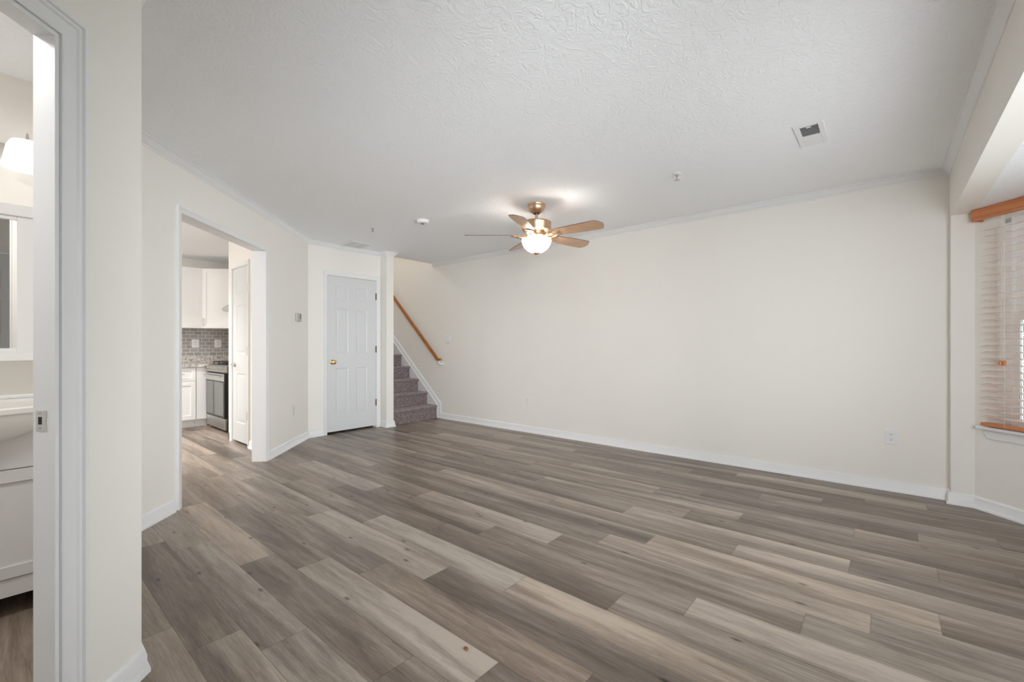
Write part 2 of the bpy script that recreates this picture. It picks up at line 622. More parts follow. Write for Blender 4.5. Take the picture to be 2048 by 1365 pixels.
def crownp(zc):
    return [(0, zc), (0, zc - 0.058), (0.005, zc - 0.058), (0.007, zc - 0.049), (0.014, zc - 0.044), (0.023, zc - 0.030), (0.033, zc - 0.016), (0.037, zc - 0.010), (0.045, zc - 0.008), (0.045, zc)]


CASP = [(0, 0), (0.0, 0.009), (0.006, 0.012), (0.016, 0.013), (0.034, 0.016), (0.041, 0.019), (0.050, 0.019), (0.053, 0.015), (0.053, 0)]   # (across from opening, out of wall)

ZC = 2.44
# ------------------------------------------------------------------ floor
W = 0.176
JOINT = {-8: 2.19, -7: 1.965, -6: 0.55, -5: 2.537, -4: 2.276, -3: 1.99, -2: 1.705, -1: 2.565, 0: 0.912, 1: 0.648, 2: 1.477, 3: 0.045, 4: -0.172, 5: 1.86,
         6: 1.36, 7: -0.20, 8: 0.73, 9: 0.144, 10: -0.147, 11: 0.722, 12: 0.35, 13: 0.116, 14: -0.223, 15: 0.633}
TONE = {(-2, 0): .80, (-1, -1): .80, (-1, -2): .80, (-4, -1): .82, (-4, 0): .36, (-5, 0): .76, (-5, -1): .46, (-6, 0): .70, (-6, 1): .70, (-6, 2): .72,
        (-7, 0): .26, (-7, -1): .60, (-8, 0): .40, (-8, -1): .60, (-3, 0): .40, (-3, -1): .36, (0, 0): .30, (0, -1): .68, (0, 1): .22, (-2, -1): .20,
        (1, -1): .76, (1, 0): .36, (2, 0): .76, (2, -1): .44, (3, 0): .68, (3, -1): .5, (4, 0): .70, (4, -1): .34, (5, 0): .74, (5, -1): .46, (6, -1): .76,
        (6, 0): .36, (7, 0): .32, (7, -1): .6, (8, 0): .62, (8, -1): .26, (9, 0): .44, (9, -1): .42, (10, 1): .62, (10, 0): .36, (10, -1): .66, (11, -1): .5,
        (11, 0): .34, (1, 1): .40, (1, 2): .74, (-1, 0): .40, (-1, 1): .36, (-2, 1): .42, (-2, 2): .60, (-3, 1): .52, (0, 2): .5, (2, 1): .42}


def build_floor():
    x0, x1, y0, y1 = -2.0, 4.70, -1.45, 8.2
    k0, k1 = int(math.floor((x0 - 1.70) / W)), int(math.ceil((x1 - 1.70) / W))
    vs, fs, uvg, uvp, tn = [], [], [], [], []
    rnd = random.Random(3)
    for k in range(k0, k1):
        j0 = JOINT.get(k, rnd.uniform(0, 1.22))
        a = 1.70 + W * k
        j = int(math.floor((y0 - j0) / 1.22))
        while j0 + j * 1.22 < y1:
            s, e = j0 + j * 1.22, j0 + (j + 1) * 1.22
            ya, yb = max(s, y0), min(e, y1)
            n = len(vs)
            vs += [(a, ya, 0), (a + W, ya, 0), (a + W, yb, 0), (a, yb, 0)]
            fs.append((n, n + 1, n + 2, n + 3))
            ox, oy = rnd.uniform(0, 60), rnd.uniform(0, 60)
            uvg.append([(ox + ya - s, oy), (ox + ya - s, oy + W), (ox + yb - s, oy + W), (ox + yb - s, oy)])
            uvp.append([(ya - s, 0), (ya - s, W), (yb - s, W), (yb - s, 0)])
            r1 = rnd.choice([.28, .36, .42, .5, .6, .72])
            tn.append((TONE.get((k, j), r1) * 0.86 + 0.06, rnd.random()))
            j += 1
    n = len(vs)
    # slab under the planks
    me = bpy.data.meshes.new('floor')
    X0, X1 = 1.70 + W * k0, 1.70 + W * k1
    vs += [(X0, y0, -0.12), (X1, y0, -0.12), (X1, y1, -0.12), (X0, y1, -0.12), (X0, y0, -0.001), (X1, y0, -0.001), (X1, y1, -0.001), (X0, y1, -0.001)]
    ex = [(n, n + 3, n + 2, n + 1), (n, n + 1, n + 5, n + 4), (n + 1, n + 2, n + 6, n + 5), (n + 2, n + 3, n + 7, n + 6), (n + 3, n, n + 4, n + 7)]
    me.from_pydata(vs, [], fs + ex)
    g = me.uv_layers.new(name='grain')
    p = me.uv_layers.new(name='plank')
    me.color_attributes.new('tone', 'FLOAT_COLOR', 'CORNER')
    g, p, ca = me.uv_layers['grain'], me.uv_layers['plank'], me.color_attributes['tone']
    li = 0
    for i in range(len(fs)):
        for c in range(4):
            g.data[li].uv = uvg[i][c]
            p.data[li].uv = uvp[i][c]
            ca.data[li].color = (tn[i][0], tn[i][1], 0, 1)
            li += 1
    me.materials.append(FLOORM)
    o = bpy.data.objects.new('floor', me)
    COL.objects.link(o)
    tag(o, 'grey-brown wood-look plank floor running through the empty room', 'floor', kind='structure')


build_floor()

# ------------------------------------------------------------------ ceiling
XR_ = 4.54
CL = 2.91                                      # left diagonal wall: y - x = CL
mb = MB().box(-2.0, -0.48, ZC, 4.54, 5.50, ZC + 0.28).box(-2.0, 5.50, ZC, 3.525, 8.15, ZC + 0.28)
struct('ceiling', mb, CEIL, 'white textured ceiling over the room and kitchen', 'ceiling')
BZ = 2.07
BAYP = [(0.99, -0.48), (0.99, -0.50), (1.70, -1.19), (3.74, -1.19), (4.45, -0.50), (4.45, -0.48)]
mb = MB().poly([(0.90, -0.48), (0.90, -0.55), (1.62, -1.36), (3.82, -1.36), (4.60, -0.58), (4.60, -0.48)], BZ, BZ + 0.2)
struct('ceiling_bay', mb, CEIL, 'lower textured ceiling of the window bay', 'ceiling')
mb = MB().box(3.50, 5.50, 5.10, 4.70, 10.2, 5.25)
struct('wall_upstairs', MB().box(3.64, 5.38, ZC + 0.28, XR_, 5.50, 5.10), WALL, 'wall above the room ceiling at the stairwell', 'wall')
struct('ceiling_stairs', mb, CEIL, 'upper ceiling above the staircase', 'ceiling')

# ------------------------------------------------------------------ walls
XR = 4.54
struct('wall_right', MB().box(XR, -0.36, 0, XR + 0.12, 5.50, ZC).box(XR, 5.50, 0, XR + 0.12, 10.2, 5.10), WALL, 'long cream wall on the right with two outlets', 'wall')
# header and returns of the bay opening
YF = -0.36
struct('wall_front', MB().box(-2.2, YF - 0.12, 0, -0.61, YF, ZC).box(-0.61, YF - 0.12, 2.045, 0.17, YF, ZC).box(0.17, YF - 0.12, 0, 0.24, YF, ZC).box(0.24, YF - 0.12, 0, 0.94, YF, 0.40).box(0.24, YF - 0.12, 2.10, 0.94, YF, ZC).box(0.94, YF - 0.12, 0, 0.99, YF, ZC).box(0.99, YF - 0.12, BZ, 4.45, YF, ZC).box(4.45, YF - 0.12, 0, XR + 0.12, YF, ZC), WALL,
       'cream header wall over the window bay opening', 'wall')
# back wall with closet door
D0, D1, DH = 2.753, 3.459, 2.040
struct('wall_back', wallmb((3.525, 5.42), (2.42, 5.42), -0.11, 0, ZC, [(3.525 - D1 - 0.012, 3.525 - D0 + 0.012, 0, DH)]), WALL, 'cream back wall around the closet door', 'wall')
struct('wall_stairs', MB().box(3.525, 5.27, 0, 3.64, 5.50, ZC).box(3.525, 5.50, 0, 3.64, 10.2, 5.10).box(3.525, 10.08, 2.5, XR + .12, 10.2, 5.1), WALL, 'narrow cream wall end beside the carpeted stairs', 'wall')
# closet enclosure
struct('wall_closet', MB().box(2.42, 5.53, 0, 2.50, 6.05, ZC).box(2.42, 6.05, 0, 3.525, 6.15, ZC), WALL, 'wall enclosing the closet behind its door', 'wall')
# left diagonal wall with kitchen opening
o0, o1, OH = 0.847, 1.722, 2.062
LA = (0.332, 0.332 + CL); LB = (2.51, 5.42)
ss = lambda x: (x - LA[0]) / S2
struct('wall_left', wallmb(LA, LB, 0.12, 0, ZC, [(ss(o0) - 0.008, ss(o1) + 0.008, 0, OH + 0.008)]), WALL, 'cream diagonal wall with the kitchen opening', 'wall')
# bathroom diagonal wall
CB = 1.63
b1 = 0.107                                   # right edge of the bathroom doorway (x)
BW = 0.050
be = (0.332, 0.332 + CB); bs = (-1.95, -1.95 + CB)
sb = lambda x: (x - bs[0]) / S2
BH = 1.985
b0 = b1 - 0.76 * S2
struct('wall_bathroom', wallmb(bs, be, BW, 0, ZC, [(sb(b0) - 0.006, sb(b1) + 0.006, 0, BH + 0.006)]), WALL, 'near cream diagonal wall beside the bathroom doorway', 'wall')
struct('wall_hall', MB().box(0.24, 1.965, 0, 0.332, 3.32, ZC), WALL, 'cream wall running from the near corner to the diagonal wall', 'wall')
struct('wall_bathroom_rear', MB().box(-1.95, 3.22, 0, 0.24, 3.32, ZC), WALL, 'cream bathroom wall behind the vanity', 'wall')
struct('wall_bathroom_left', MB().box(-2.05, -0.6, 0, -1.95, 8.15, ZC), WALL, 'far left wall of bathroom and kitchen', 'wall')
# kitchen
KY = 7.95; KX = 2.60; PX = 1.84
struct('wall_kitchen_back', MB().box(-1.95, KY, 0, KX + 0.1, KY + 0.1, ZC), WALL, 'cream kitchen back wall above the white wall cabinets', 'wall')
struct('wall_kitchen_right', MB().box(KX, 6.15, 0, KX + 0.1, KY, ZC), WALL, 'cream kitchen side wall behind the range', 'wall')
pd0, pd1 = 5.422, 5.915
struct('wall_pantry', wallmb((PX, 6.05), (PX, 4.95), 0.10, 0, ZC, [(6.05 - pd1 - 0.01, 6.05 - pd0 + 0.01, 0, 2.045)]).box(PX + 0.1, 5.95, 0, 2.42, 6.05, ZC), WALL,
       'cream kitchen wall around the narrow pantry door', 'wall')
# bay walls
SILL, WTOP = 0.585, 1.985


def bay_hole(L, m=0.10):
    return [(m, L - m, SILL, WTOP)]


RB0, RB1 = (4.45, -0.48), (3.74, -1.19)
LBAY = (Vector(RB0) - Vector(RB1)).length
struct('wall_bay_right', wallmb(RB0, RB1, 0.13, 0, BZ, [(0.135, LBAY - 0.135, SILL, WTOP)]), WALL, 'cream diagonal bay wall holding the window with blinds', 'wall')
struct('wall_bay_front', wallmb(RB1, (1.70, -1.19), 0.13, 0, BZ, [(0.15, 1.89, SILL, WTOP)]), WALL, 'front wall of the window bay', 'wall')
struct('wall_bay_left', wallmb((1.70, -1.19), (0.99, -0.48), 0.13, 0, BZ, [(0.135, LBAY - 0.135, SILL, WTOP)]), WALL, 'left diagonal wall of the window bay', 'wall')

# ------------------------------------------------------------------ baseboards and crown
def base(name, path, label, side=1):
    struct(name, MB().sweep(path, BASEP, side=side), TRIM, label, 'baseboard', smooth=True)


base('baseboard_right', [(XR, 5.30), (XR, YF), (4.45, YF), (4.45, -0.48), (3.74, -1.19), (1.70, -1.19), (0.99, -0.48), (0.99, YF), (0.23, YF)], 'white baseboard along the long right wall and window bay', -1)
base('baseboard_left', [(o0 - 0.056, o0 - 0.056 + CL), LA, (0.332, 1.962), (b1 + 0.060, b1 + 0.060 + CB)], 'white baseboard between the bathroom casing and kitchen opening', 1)
base('baseboard_diagonal', [(2.694, 5.42), (2.51, 5.42), (o1 + 0.044, o1 + 0.044 + CL)], 'white baseboard from the kitchen opening to the closet door', 1)
base('baseboard_stairs', [(3.64, 5.345), (3.64, 5.27), (3.525, 5.27), (3.525, 5.42), (3.519, 5.42)], 'white baseboard wrapped around the narrow wall end', 1)
base('baseboard_pantry', [(PX, 5.362), (PX, 4.96)], 'white baseboard right of the pantry door', -1)
base('baseboard_kitchen', [(2.42, 6.05), (PX, 6.05), (PX, 5.972)], 'white baseboard at the pantry wall corner', 1)
struct('trim_1', MB().sweep([(XR, 5.50), (XR, YF), (-1.99, YF)], crownp(ZC), side=-1), TRIM, 'white crown moulding over the long right wall and bay header', 'crown moulding', smooth=True)
struct('trim_2', MB().sweep([(3.64, 5.50), (3.64, 5.27), (3.525, 5.27), (3.525, 5.42), (2.51, 5.42), LA, (0.332, 1.962), (bs[0] + .02, bs[1] + .02)], crownp(ZC), side=1), TRIM,
       'white crown moulding over the back and diagonal left walls', 'crown moulding', smooth=True)


def casing(name, fmap, s0, s1, z1, label, parent=None, z0=0.0, prof=CASP):
    # path goes up the left side, across, down the right side; profile offset grows outward from the opening
    mbx = MB().sweep([(s0, z0), (s0, z1), (s1, z1), (s1, z0)], [(a, c) for a, c in prof], f=fmap, side=1)
    if parent:
        return obj(name, mbx, TRIM, parent, smooth=True)
    return struct(name, mbx, TRIM, label, 'door casing', smooth=True)


# kitchen opening: jamb lining and casings on both faces
fL = lambda s, z, c: (s + c * S2, s + CL - c * S2, z)          # s = x on the wall face, c out of the wall into the room


def jamb(p_of, s0, s1, zt, depth, th=0.012):
    """lining boards inside an opening; p_of(s,z,c), c from +.004 to -depth"""
    m = MB()
    for (a, b, za, zb) in ((s0 - th, s0, 0, zt), (s1, s1 + th, 0, zt), (s0 - th, s1 + th, zt, zt + th)):
        vs = [p_of(s, z, c) for c in (0.004, -depth) for z in (za, zb) for s in (a, b)]
        m.add(vs, [(0, 1, 3, 2), (4, 6, 7, 5), (0, 2, 6, 4), (1, 5, 7, 3), (0, 4, 5, 1), (2, 3, 7, 6)])
    return m


NARROW = [(a * 0.85 * S2, c) for a, c in CASP]
casing('trim_3', fL, o0, o1, OH, 'white casing around the wide kitchen opening', prof=[(a * 0.95 * S2, c) if False else (a * 0.88 * 1.0, c) for a, c in CASP]) if False else None
# casing path is in wall metres, so parametrise by true distance
fLd = lambda s, z, c: (LA[0] + s * S2 + c * S2, LA[1] + s * S2 - c * S2, z)
casing('trim_3', fLd, ss(o0), ss(o1), OH, 'white casing around the wide kitchen opening', prof=[(a * 0.9, c) for a, c in CASP])
struct('trim_4', jamb(fLd, ss(o0), ss(o1), OH, 0.124), TRIM, 'white jamb lining of the kitchen opening', 'jamb', bevel=0.001)

# bathroom doorway
fBd = lambda s, z, c: (bs[0] + s * S2 + c * S2, bs[1] + s * S2 - c * S2, z)
BCAS = [(0.0135, 0), (0.0135, 0.010), (0.017, 0.013), (0.050, 0.016), (0.055, 0.021), (0.062, 0.021), (0.065, 0.028), (0.078, 0.028), (0.082, 0.022), (0.082, 0)]
casing('trim_5', fBd, sb(b0), sb(b1), BH, 'white casing around the near bathroom doorway', prof=BCAS)
struct('trim_6', jamb(fBd, sb(b0), sb(b1), BH, BW + 0.002), TRIM, 'white jamb of the bathroom doorway', 'jamb', bevel=0.001)

# ------------------------------------------------------------------ panelled doors
def panel_door(w_, h_, th, panels):
    """door slab, local x 0..w, z 0..h, front face at y=0 (facing -y), body to y=th"""
    m = MB()
    xs = sorted({0, w_} | {p[0] for p in panels} | {p[2] for p in panels})
    zs = sorted({0, h_} | {p[1] for p in panels} | {p[3] for p in panels})
    for (yy, sg) in ((0, 1), (th, -1)):
        for i in range(len(xs) - 1):
            for j in range(len(zs) - 1):
                a, b, c, d = xs[i], zs[j], xs[i + 1], zs[j + 1]
                if any(p[0] <= a + 1e-6 and p[2] >= c - 1e-6 and p[1] <= b + 1e-6 and p[3] >= d - 1e-6 for p in panels):
                    continue
                m.add([(a, yy, b), (c, yy, b), (c, yy, d), (a, yy, d)], [(0, 1, 2, 3)])
        for (a, b, c, d) in panels:
            rings = [(0, 0), (0.004, 0.002), (0.012, 0.006), (0.018, 0.006), (0.042, 0.002)]
            vs = []
            for (ins, dp) in rings:
                vs += [(a + ins, yy + sg * dp, b + ins), (c - ins, yy + sg * dp, b + ins), (c - ins, yy + sg * dp, d - ins), (a + ins, yy + sg * dp, d - ins)]
            fs = []
            for r_ in range(len(rings) - 1):
                for q in range(4):
                    fs.append((r_ * 4 + q, r_ * 4 + (q + 1) % 4, r_ * 4 + 4 + (q + 1) % 4, r_ * 4 + 4 + q))
            k = (len(rings) - 1) * 4
            fs.append((k, k + 1, k + 2, k + 3))
            m.add(vs, fs)
    # edges
    m.add([(0, 0, 0), (w_, 0, 0), (w_, th, 0), (0, th, 0)], [(0, 1, 2, 3)])
    m.add([(0, 0, h_), (w_, 0, h_), (w_, th, h_), (0, th, h_)], [(0, 1, 2, 3)])
    m.add([(0, 0, 0), (0, th, 0), (0, th, h_), (0, 0, h_)], [(0, 1, 2, 3)])
    m.add([(w_, 0, 0), (w_, th, 0), (w_, th, h_), (w_, 0, h_)], [(0, 1, 2, 3)])
    return m


def hinge_mb(x, y, z, hh=0.089, r=0.0062):
    m = MB()
    n = 5
    for i in range(n):
        m.lathe([(r, z - hh / 2 + hh * i / n + 0.0008), (r, z - hh / 2 + hh * (i + 1) / n - 0.0008)], 12, (x, y, 0))
    m.lathe([(r * 0.6, z - hh / 2 - 0.004), (r * 0.6, z + hh / 2 + 0.004)], 10, (x, y, 0))
    m.box(x - 0.012, y + 0.002, z - hh / 2, x + 0.010, y + 0.0035, z + hh / 2)
    return m


# closet door (door_1): 0.70 wide, knob left, hinges right
DW = D1 - D0 - 0.006
t = thing('door_1', 'white six-panel closet door with brass knob in the back wall', 'door', (D0 + 0.003, 5.424, 0.0), 0, kind='structure')
Z0 = 0.026
pn = []
for (xa, xb) in ((0.112, 0.288), (0.402, 0.566)):
    pn += [(xa, 1.735 - Z0, xb, 1.915 - Z0), (xa, 1.040 - Z0, xb, 1.615 - Z0), (xa, 0.245 - Z0, xb, 0.845 - Z0)]
slab = panel_door(DW, DH - 0.004 - Z0, 0.035, pn).map(lambda x, y, z: (x, y, z + Z0))
obj('door_panel', slab, DOORW, t)
kn = MB().lathe([(0.0, 0.0), (0.032, 0.0), (0.032, -0.004), (0.026, -0.009), (0.012, -0.012), (0.010, -0.026), (0.014, -0.032), (0.026, -0.040), (0.029, -0.050), (0.026, -0.060), (0.014, -0.066), (0.0, -0.067)], 28, (0.066, 0, 0.925), 'Y')
ko = obj('door_knob', kn, BRASS, t, smooth=True, label='polished brass round knob')
obj('keyhole_button', MB().lathe([(0.0, -0.0665), (0.006, -0.0665), (0.006, -0.070), (0.0, -0.070)], 12, (0.066, 0, 0.925), 'Y'), BRASS, ko, smooth=True)
for z in (1.82, 1.086, 0.346):
    obj('hinge', hinge_mb(DW + 0.004, -0.005, z), BRONZE, t, smooth=True, label='bronze butt hinge')
cs = casing('door_casing', lambda s, z, c: (s - D0 - 0.003, -c - 0.004, z), D0 - 0.005, D1 + 0.005, DH + 0.004, '', parent=t)
jb = MB()
for (a, b, za, zb) in ((D0 - 0.012, D0, 0, DH), (D1, D1 + 0.012, 0, DH), (D0 - 0.012, D1 + 0.012, DH - 0.001, DH + 0.008)):
    jb.box(a - D0 - 0.003, -0.003, za, b - D0 - 0.003, 0.10, zb)
for (a, b, za, zb) in ((D0, D0 + 0.012, 0, DH), (D1 - 0.012, D1, 0, DH), (D0, D1, DH - 0.013, DH - 0.001)):
    jb.box(a - D0 - 0.003, 0.038, za, b - D0 - 0.003, 0.072, zb)
obj('door_jamb', jb, TRIM, t)

# pantry door (door_2) in wall x=PX facing -x; hinges at the near end
PW = pd1 - pd0 - 0.006
t = thing('door_2', 'white narrow three-panel pantry door with lever handle in the kitchen', 'door', (PX + 0.004, pd1 - 0.003, 0), R(-90), kind='structure')
pn = [(0.118, 1.750 - Z0, PW - 0.095, 1.905 - Z0), (0.118, 1.040 - Z0, PW - 0.095, 1.603 - Z0), (0.118, 0.240 - Z0, PW - 0.095, 0.815 - Z0)]
obj('door_panel', panel_door(PW, 2.035 - Z0, 0.035, pn).map(lambda x, y, z: (x, y, z + Z0)), DOORW, t)
lv = MB().lathe([(0, 0), (0.031, 0), (0.031, -0.006), (0.024, -0.011), (0.011, -0.012), (0.010, -0.045), (0, -0.046)], 24, (0.06, 0, 0.915), 'Y')
lv.tube([(0.06, -0.040, 0.915), (0.075, -0.044, 0.915), (0.11, -0.046, 0.914), (0.165, -0.044, 0.913)], [0.009, 0.009, 0.008, 0.006])
obj('lever_handle', lv, NICKEL, t, smooth=True, label='nickel lever handle')
for z in (1.786, 1.074, 0.345):
    obj('hinge', hinge_mb(PW - 0.005, -0.010, z), NICKEL, t, smooth=True)
casing('door_casing', lambda s, z, c: (s, -c - 0.004, z), -0.008, PW + 0.008, 2.045, '', parent=t, prof=[(a * 0.95, c) for a, c in CASP])
jb = MB()
for (a, b, za, zb) in ((-0.013, -0.003, 0, 2.043), (PW + 0.003, PW + 0.013, 0, 2.043), (-0.013, PW + 0.013, 2.038, 2.045)):
    jb.box(a, -0.003, za, b, 0.094, zb)
obj('door_jamb', jb, TRIM, t)

# bathroom door (door_3) swung fully into the bathroom; seen in the mirror
t = thing('door_3', 'white six-panel bathroom door swung open, seen in the mirror', 'door', (b0 - 0.035, b0 + CB + 0.10, 0), R(133), kind='structure')
pn = []
for (xa, xb) in ((0.12, 0.325), (0.425, 0.63)):
    pn += [(xa, 1.66, xb, 1.85), (xa, 0.98, xb, 1.55), (xa, 0.22, xb, 0.80)]
obj('door_panel', panel_door(0.75, 1.96, 0.035, pn).map(lambda x, y, z: (x, y, z + 0.012)), DOORW, t)
kn = MB().lathe([(0, 0), (0.032, 0), (0.030, -0.006), (0.011, -0.012), (0.011, -0.03), (0.026, -0.04), (0.028, -0.052), (0.018, -0.064), (0, -0.066)], 24, (0.69, 0, 0.92), 'Y')
obj('door_knob', kn, NICKEL, t, smooth=True)

# door_4 in the front wall behind the viewpoint; the bathroom mirror shows it
t = thing('door_4', 'white six-panel door in the front wall, reflected in the bathroom mirror', 'door', (0.16, YF - 0.004, 0), R(180), kind='structure')
pn = []
for (xa, xb) in ((0.11, 0.33), (0.43, 0.65)):
    pn += [(xa, 1.68, xb, 1.88), (xa, 1.00, xb, 1.57), (xa, 0.22, xb, 0.82)]
obj('door_panel', panel_door(0.76, 2.02, 0.035, pn).map(lambda x, y, z: (x, y, z + 0.016)), DOORW, t)
obj('door_knob', MB().lathe([(0, 0), (0.032, 0), (0.030, -0.006), (0.011, -0.012), (0.011, -0.03), (0.026, -0.04), (0.028, -0.052), (0.018, -0.064), (0, -0.066)], 24, (0.70, 0, 0.92), 'Y'), BRASS, t, smooth=True)
casing('door_casing', lambda s, z, c: (s, -c - 0.004, z), -0.006, 0.766, 2.045, '', parent=t)

# strike plate on the bathroom jamb
sp = thing('strike_plate', 'small metal strike plate set in the near bathroom door jamb', 'strike plate', fBd(sb(b1), 0.930, -0.030))
ang = R(135)   # plate plane runs along (-1,1)
def splate(u0, u1, z0, z1, t0, t1):
    # u along (-1,1)/sqrt2, t along (-1,-1)/sqrt2 (out of the jamb face)
    m = MB()
    vs = [(-S2 * u - S2 * tt, S2 * u - S2 * tt, z) for tt in (t0, t1) for z in (z0, z1) for u in (u0, u1)]
    return m.add(vs, [(0, 1, 3, 2), (4, 6, 7, 5), (0, 2, 6, 4), (1, 5, 7, 3), (0, 4, 5, 1), (2, 3, 7, 6)])
pl = splate(-0.013, 0.013, -0.028, -0.0105, 0, 0.0015)
for args in ((-0.013, 0.013, 0.0105, 0.028), (-0.012, -0.002, -0.0105, 0.0105), (0.008, 0.013, -0.0105, 0.0105)):
    q = splate(*args, 0, 0.0015); pl.add(q.v, q.f)
obj('plate', pl, STRIKE, sp)
obj('latch_hole', splate(-0.002, 0.008, -0.0105, 0.0105, 0, 0.0008), SLOT, sp)
for z in (-0.020, 0.020):
    obj('screw', splate(0.0005, 0.0055, z - 0.0025, z + 0.0025, 0.0015, 0.0022), NICKEL, sp)

# ------------------------------------------------------------------ stairs
NS = 13; RIS, TRD, SY = 0.198, 0.2315, 5.395
t = thing('staircase', 'carpeted staircase rising behind the narrow wall end', 'staircase', (4.09, SY, 0), kind='structure')
for i in range(NS):
    y0_, y1_ = SY + i * TRD, SY + (i + 1) * TRD + 0.02
    z0_, z1_ = i * RIS, (i + 1) * RIS
    # rounded nosing profile in (y,z), swept in x
    pr_ = [(y1_, z0_ if i == 0 else z0_ - 0.02), (y1_, z1_)]
    cy, cz, rr = y0_ - 0.006, z1_ - 0.018, 0.018
    pr_ += [(cy + rr * math.cos(a), cz + rr * math.sin(a)) for a in [R(90 + 20 * q) for q in range(0, 9)]]
    pr_ += [(y0_ + 0.004, z1_ - 0.045), (y0_, z0_)]
    if i: pr_ += [(y0_, z0_ - 0.02)]
    xl, xr_ = 3.645, 4.522
    m = MB()
    nseg = 12
    n = len(pr_)
    vs = []
    for s_ in range(nseg + 1):
        u = s_ / nseg
        x = xl + (xr_ - xl) * u
        bow = -0.045 * math.sin(PI * min(1, (1 - u) * 0.62)) if i == 0 else 0
        for (yy, zz) in pr_:
            yb_ = yy + (bow if yy < y0_ + 0.10 else 0)
            vs.append((x - 4.09, yb_ - SY, zz))
    fs = [tuple(range(n)), tuple(range(nseg * n, (nseg + 1) * n))[::-1]]
    for s_ in range(nseg):
        for q in range(n):
            r_ = (q + 1) % n
            fs.append((s_ * n + q, s_ * n + r_, (s_ + 1) * n + r_, (s_ + 1) * n + q))
    m.add(vs, fs)
    obj('carpeted_step', m, CARPET, t, smooth=True)
# skirt board and its cap moulding on the right wall
sl = RIS / TRD
ytop = SY + NS * TRD
skirt_pts = [(5.385, 0), (5.385, 0.20), (ytop, 0.20 + sl * (ytop - 5.385)), (ytop, sl * (ytop - 5.385) - 0.3), (5.80, 0.0)]
obj('skirt_board', MB().prism([(y - SY, z) for y, z in skirt_pts], lambda a, b: (4.522 - 4.09, a, b), lambda a, b: (4.5395 - 4.09, a, b)), TRIM, t)
# cap: starts at floor, rises vertically, then follows the rake; profile offset to the upper-left side
CAPP = [(0, 0), (0.086, 0), (0.086, 0.006), (0.078, 0.011), (0.066, 0.0145), (0.026, 0.0145), (0.022, 0.017), (0.012, 0.024), (0.0, 0.024)]
path = [(5.385, 0.0), (5.385, 0.20), (ytop, 0.20 + sl * (ytop - 5.385))]
obj('rake_moulding', MB().sweep([(a - SY, b) for a, b in path], CAPP, f=lambda a, b, c: (4.5395 - c - 0.0 - 4.09, a, b), side=1), TRIM, t, smooth=True, label='white moulding along the stair skirt')

# handrail
t = thing('handrail', 'orange-brown wooden handrail on the right stair wall', 'handrail', (4.455, 5.27, 0.92))
hs_ = (2.005 - 0.935) / (6.459 - 5.27)
prof = [(-0.020, -0.016), (0.020, -0.016), (0.023, -0.002), (0.021, 0.012), (0.012, 0.021), (-0.012, 0.021), (-0.021, 0.012), (-0.023, -0.002)]
L_ = 3.0
th_ = math.atan(hs_)
rp_ = [(0, -0.055, 0.0), (0, 0.012, 0.0), (0, 0.05, 0.036), (0, L_, 0.036 + (L_ - 0.05) * hs_)]
m = MB()
vs = []
for k, p in enumerate(rp_):
    tz = [(0, 1), (0, 1), (-math.sin(th_), math.cos(th_)), (-math.sin(th_), math.cos(th_))][k]
    for (a, b) in prof:
        sc_ = 1.0
        vs.append((p[0] + a * sc_, p[1] + b * tz[0], p[2] + b * tz[1]))
n = len(prof)
fs = [tuple(range(n)), tuple(range(3 * n, 4 * n))[::-1]]
for k in range(3):
    for q in range(n):
        r_ = (q + 1) % n
        fs.append((k * n + q, k * n + r_, (k + 1) * n + r_, (k + 1) * n + q))
m.add(vs, fs)
obj('rail', m, RAILW, t, smooth=True, bevel=0.002)
for yb in (0.0, 1.5, 2.8):
    zb = 0.036 + (yb - 0.05) * hs_ if yb > 0.05 else 0.0
    m = MB().lathe([(0, 0.084), (0.030, 0.084), (0.030, 0.079), (0.022, 0.074), (0, 0.072)], 20, (0, yb, zb - 0.065), 'X')
    m.tube([(0.075, yb, zb - 0.065), (0.04, yb, zb - 0.068), (0.010, yb, zb - 0.055), (0.0, yb, zb - 0.018)], [0.011, 0.010, 0.009, 0.009])
    m.box(-0.012, yb - 0.03, zb - 0.020, 0.012, yb + 0.03, zb - 0.015)
    obj('bracket', m, PLAST, t, smooth=True, label='white wall bracket')

# ------------------------------------------------------------------ ceiling fan
FX, FY = 3.243, 2.454
t = thing('ceiling_fan', 'five-blade ceiling fan with lit glass bowl at the room centre', 'ceiling fan', (FX, FY, ZC), -YAW)
zz = lambda z: z - ZC
obj('canopy', MB().lathe([(0.0, 0.0), (0.082, 0.0), (0.082, -0.012), (0.079, -0.016), (0.080, -0.020), (0.077, -0.036), (0.068, -0.056), (0.052, -0.074), (0.034, -0.084), (0.0, -0.084)], 40), FANMET, t, smooth=True)
obj('canopy_ring', MB().lathe([(0.0, -0.084), (0.031, -0.084), (0.028, -0.090), (0.0, -0.090)], 28), DARKM, t, smooth=True)
obj('downrod', MB().lathe([(0.0125, -0.088), (0.0125, -0.150), (0.021, -0.151), (0.021, -0.162), (0.0125, -0.163)], 20), FANMET, t, smooth=True)
obj('motor_housing', MB().lathe([(0.0, -0.152), (0.030, -0.152), (0.060, -0.158), (0.118, -0.162), (0.134, -0.167), (0.138, -0.174), (0.136, -0.178), (0.134, -0.182), (0.133, -0.236), (0.130, -0.244), (0.112, -0.254), (0.086, -0.262), (0.084, -0.285), (0.0, -0.285)], 56), FANMET, t, smooth=True)
obj('blade_hub', MB().lathe([(0.0, -0.280), (0.088, -0.280), (0.094, -0.286), (0.094, -0.298), (0.072, -0.304), (0.060, -0.306), (0.060, -0.318), (0.0, -0.318)], 48), FANMET, t, smooth=True)
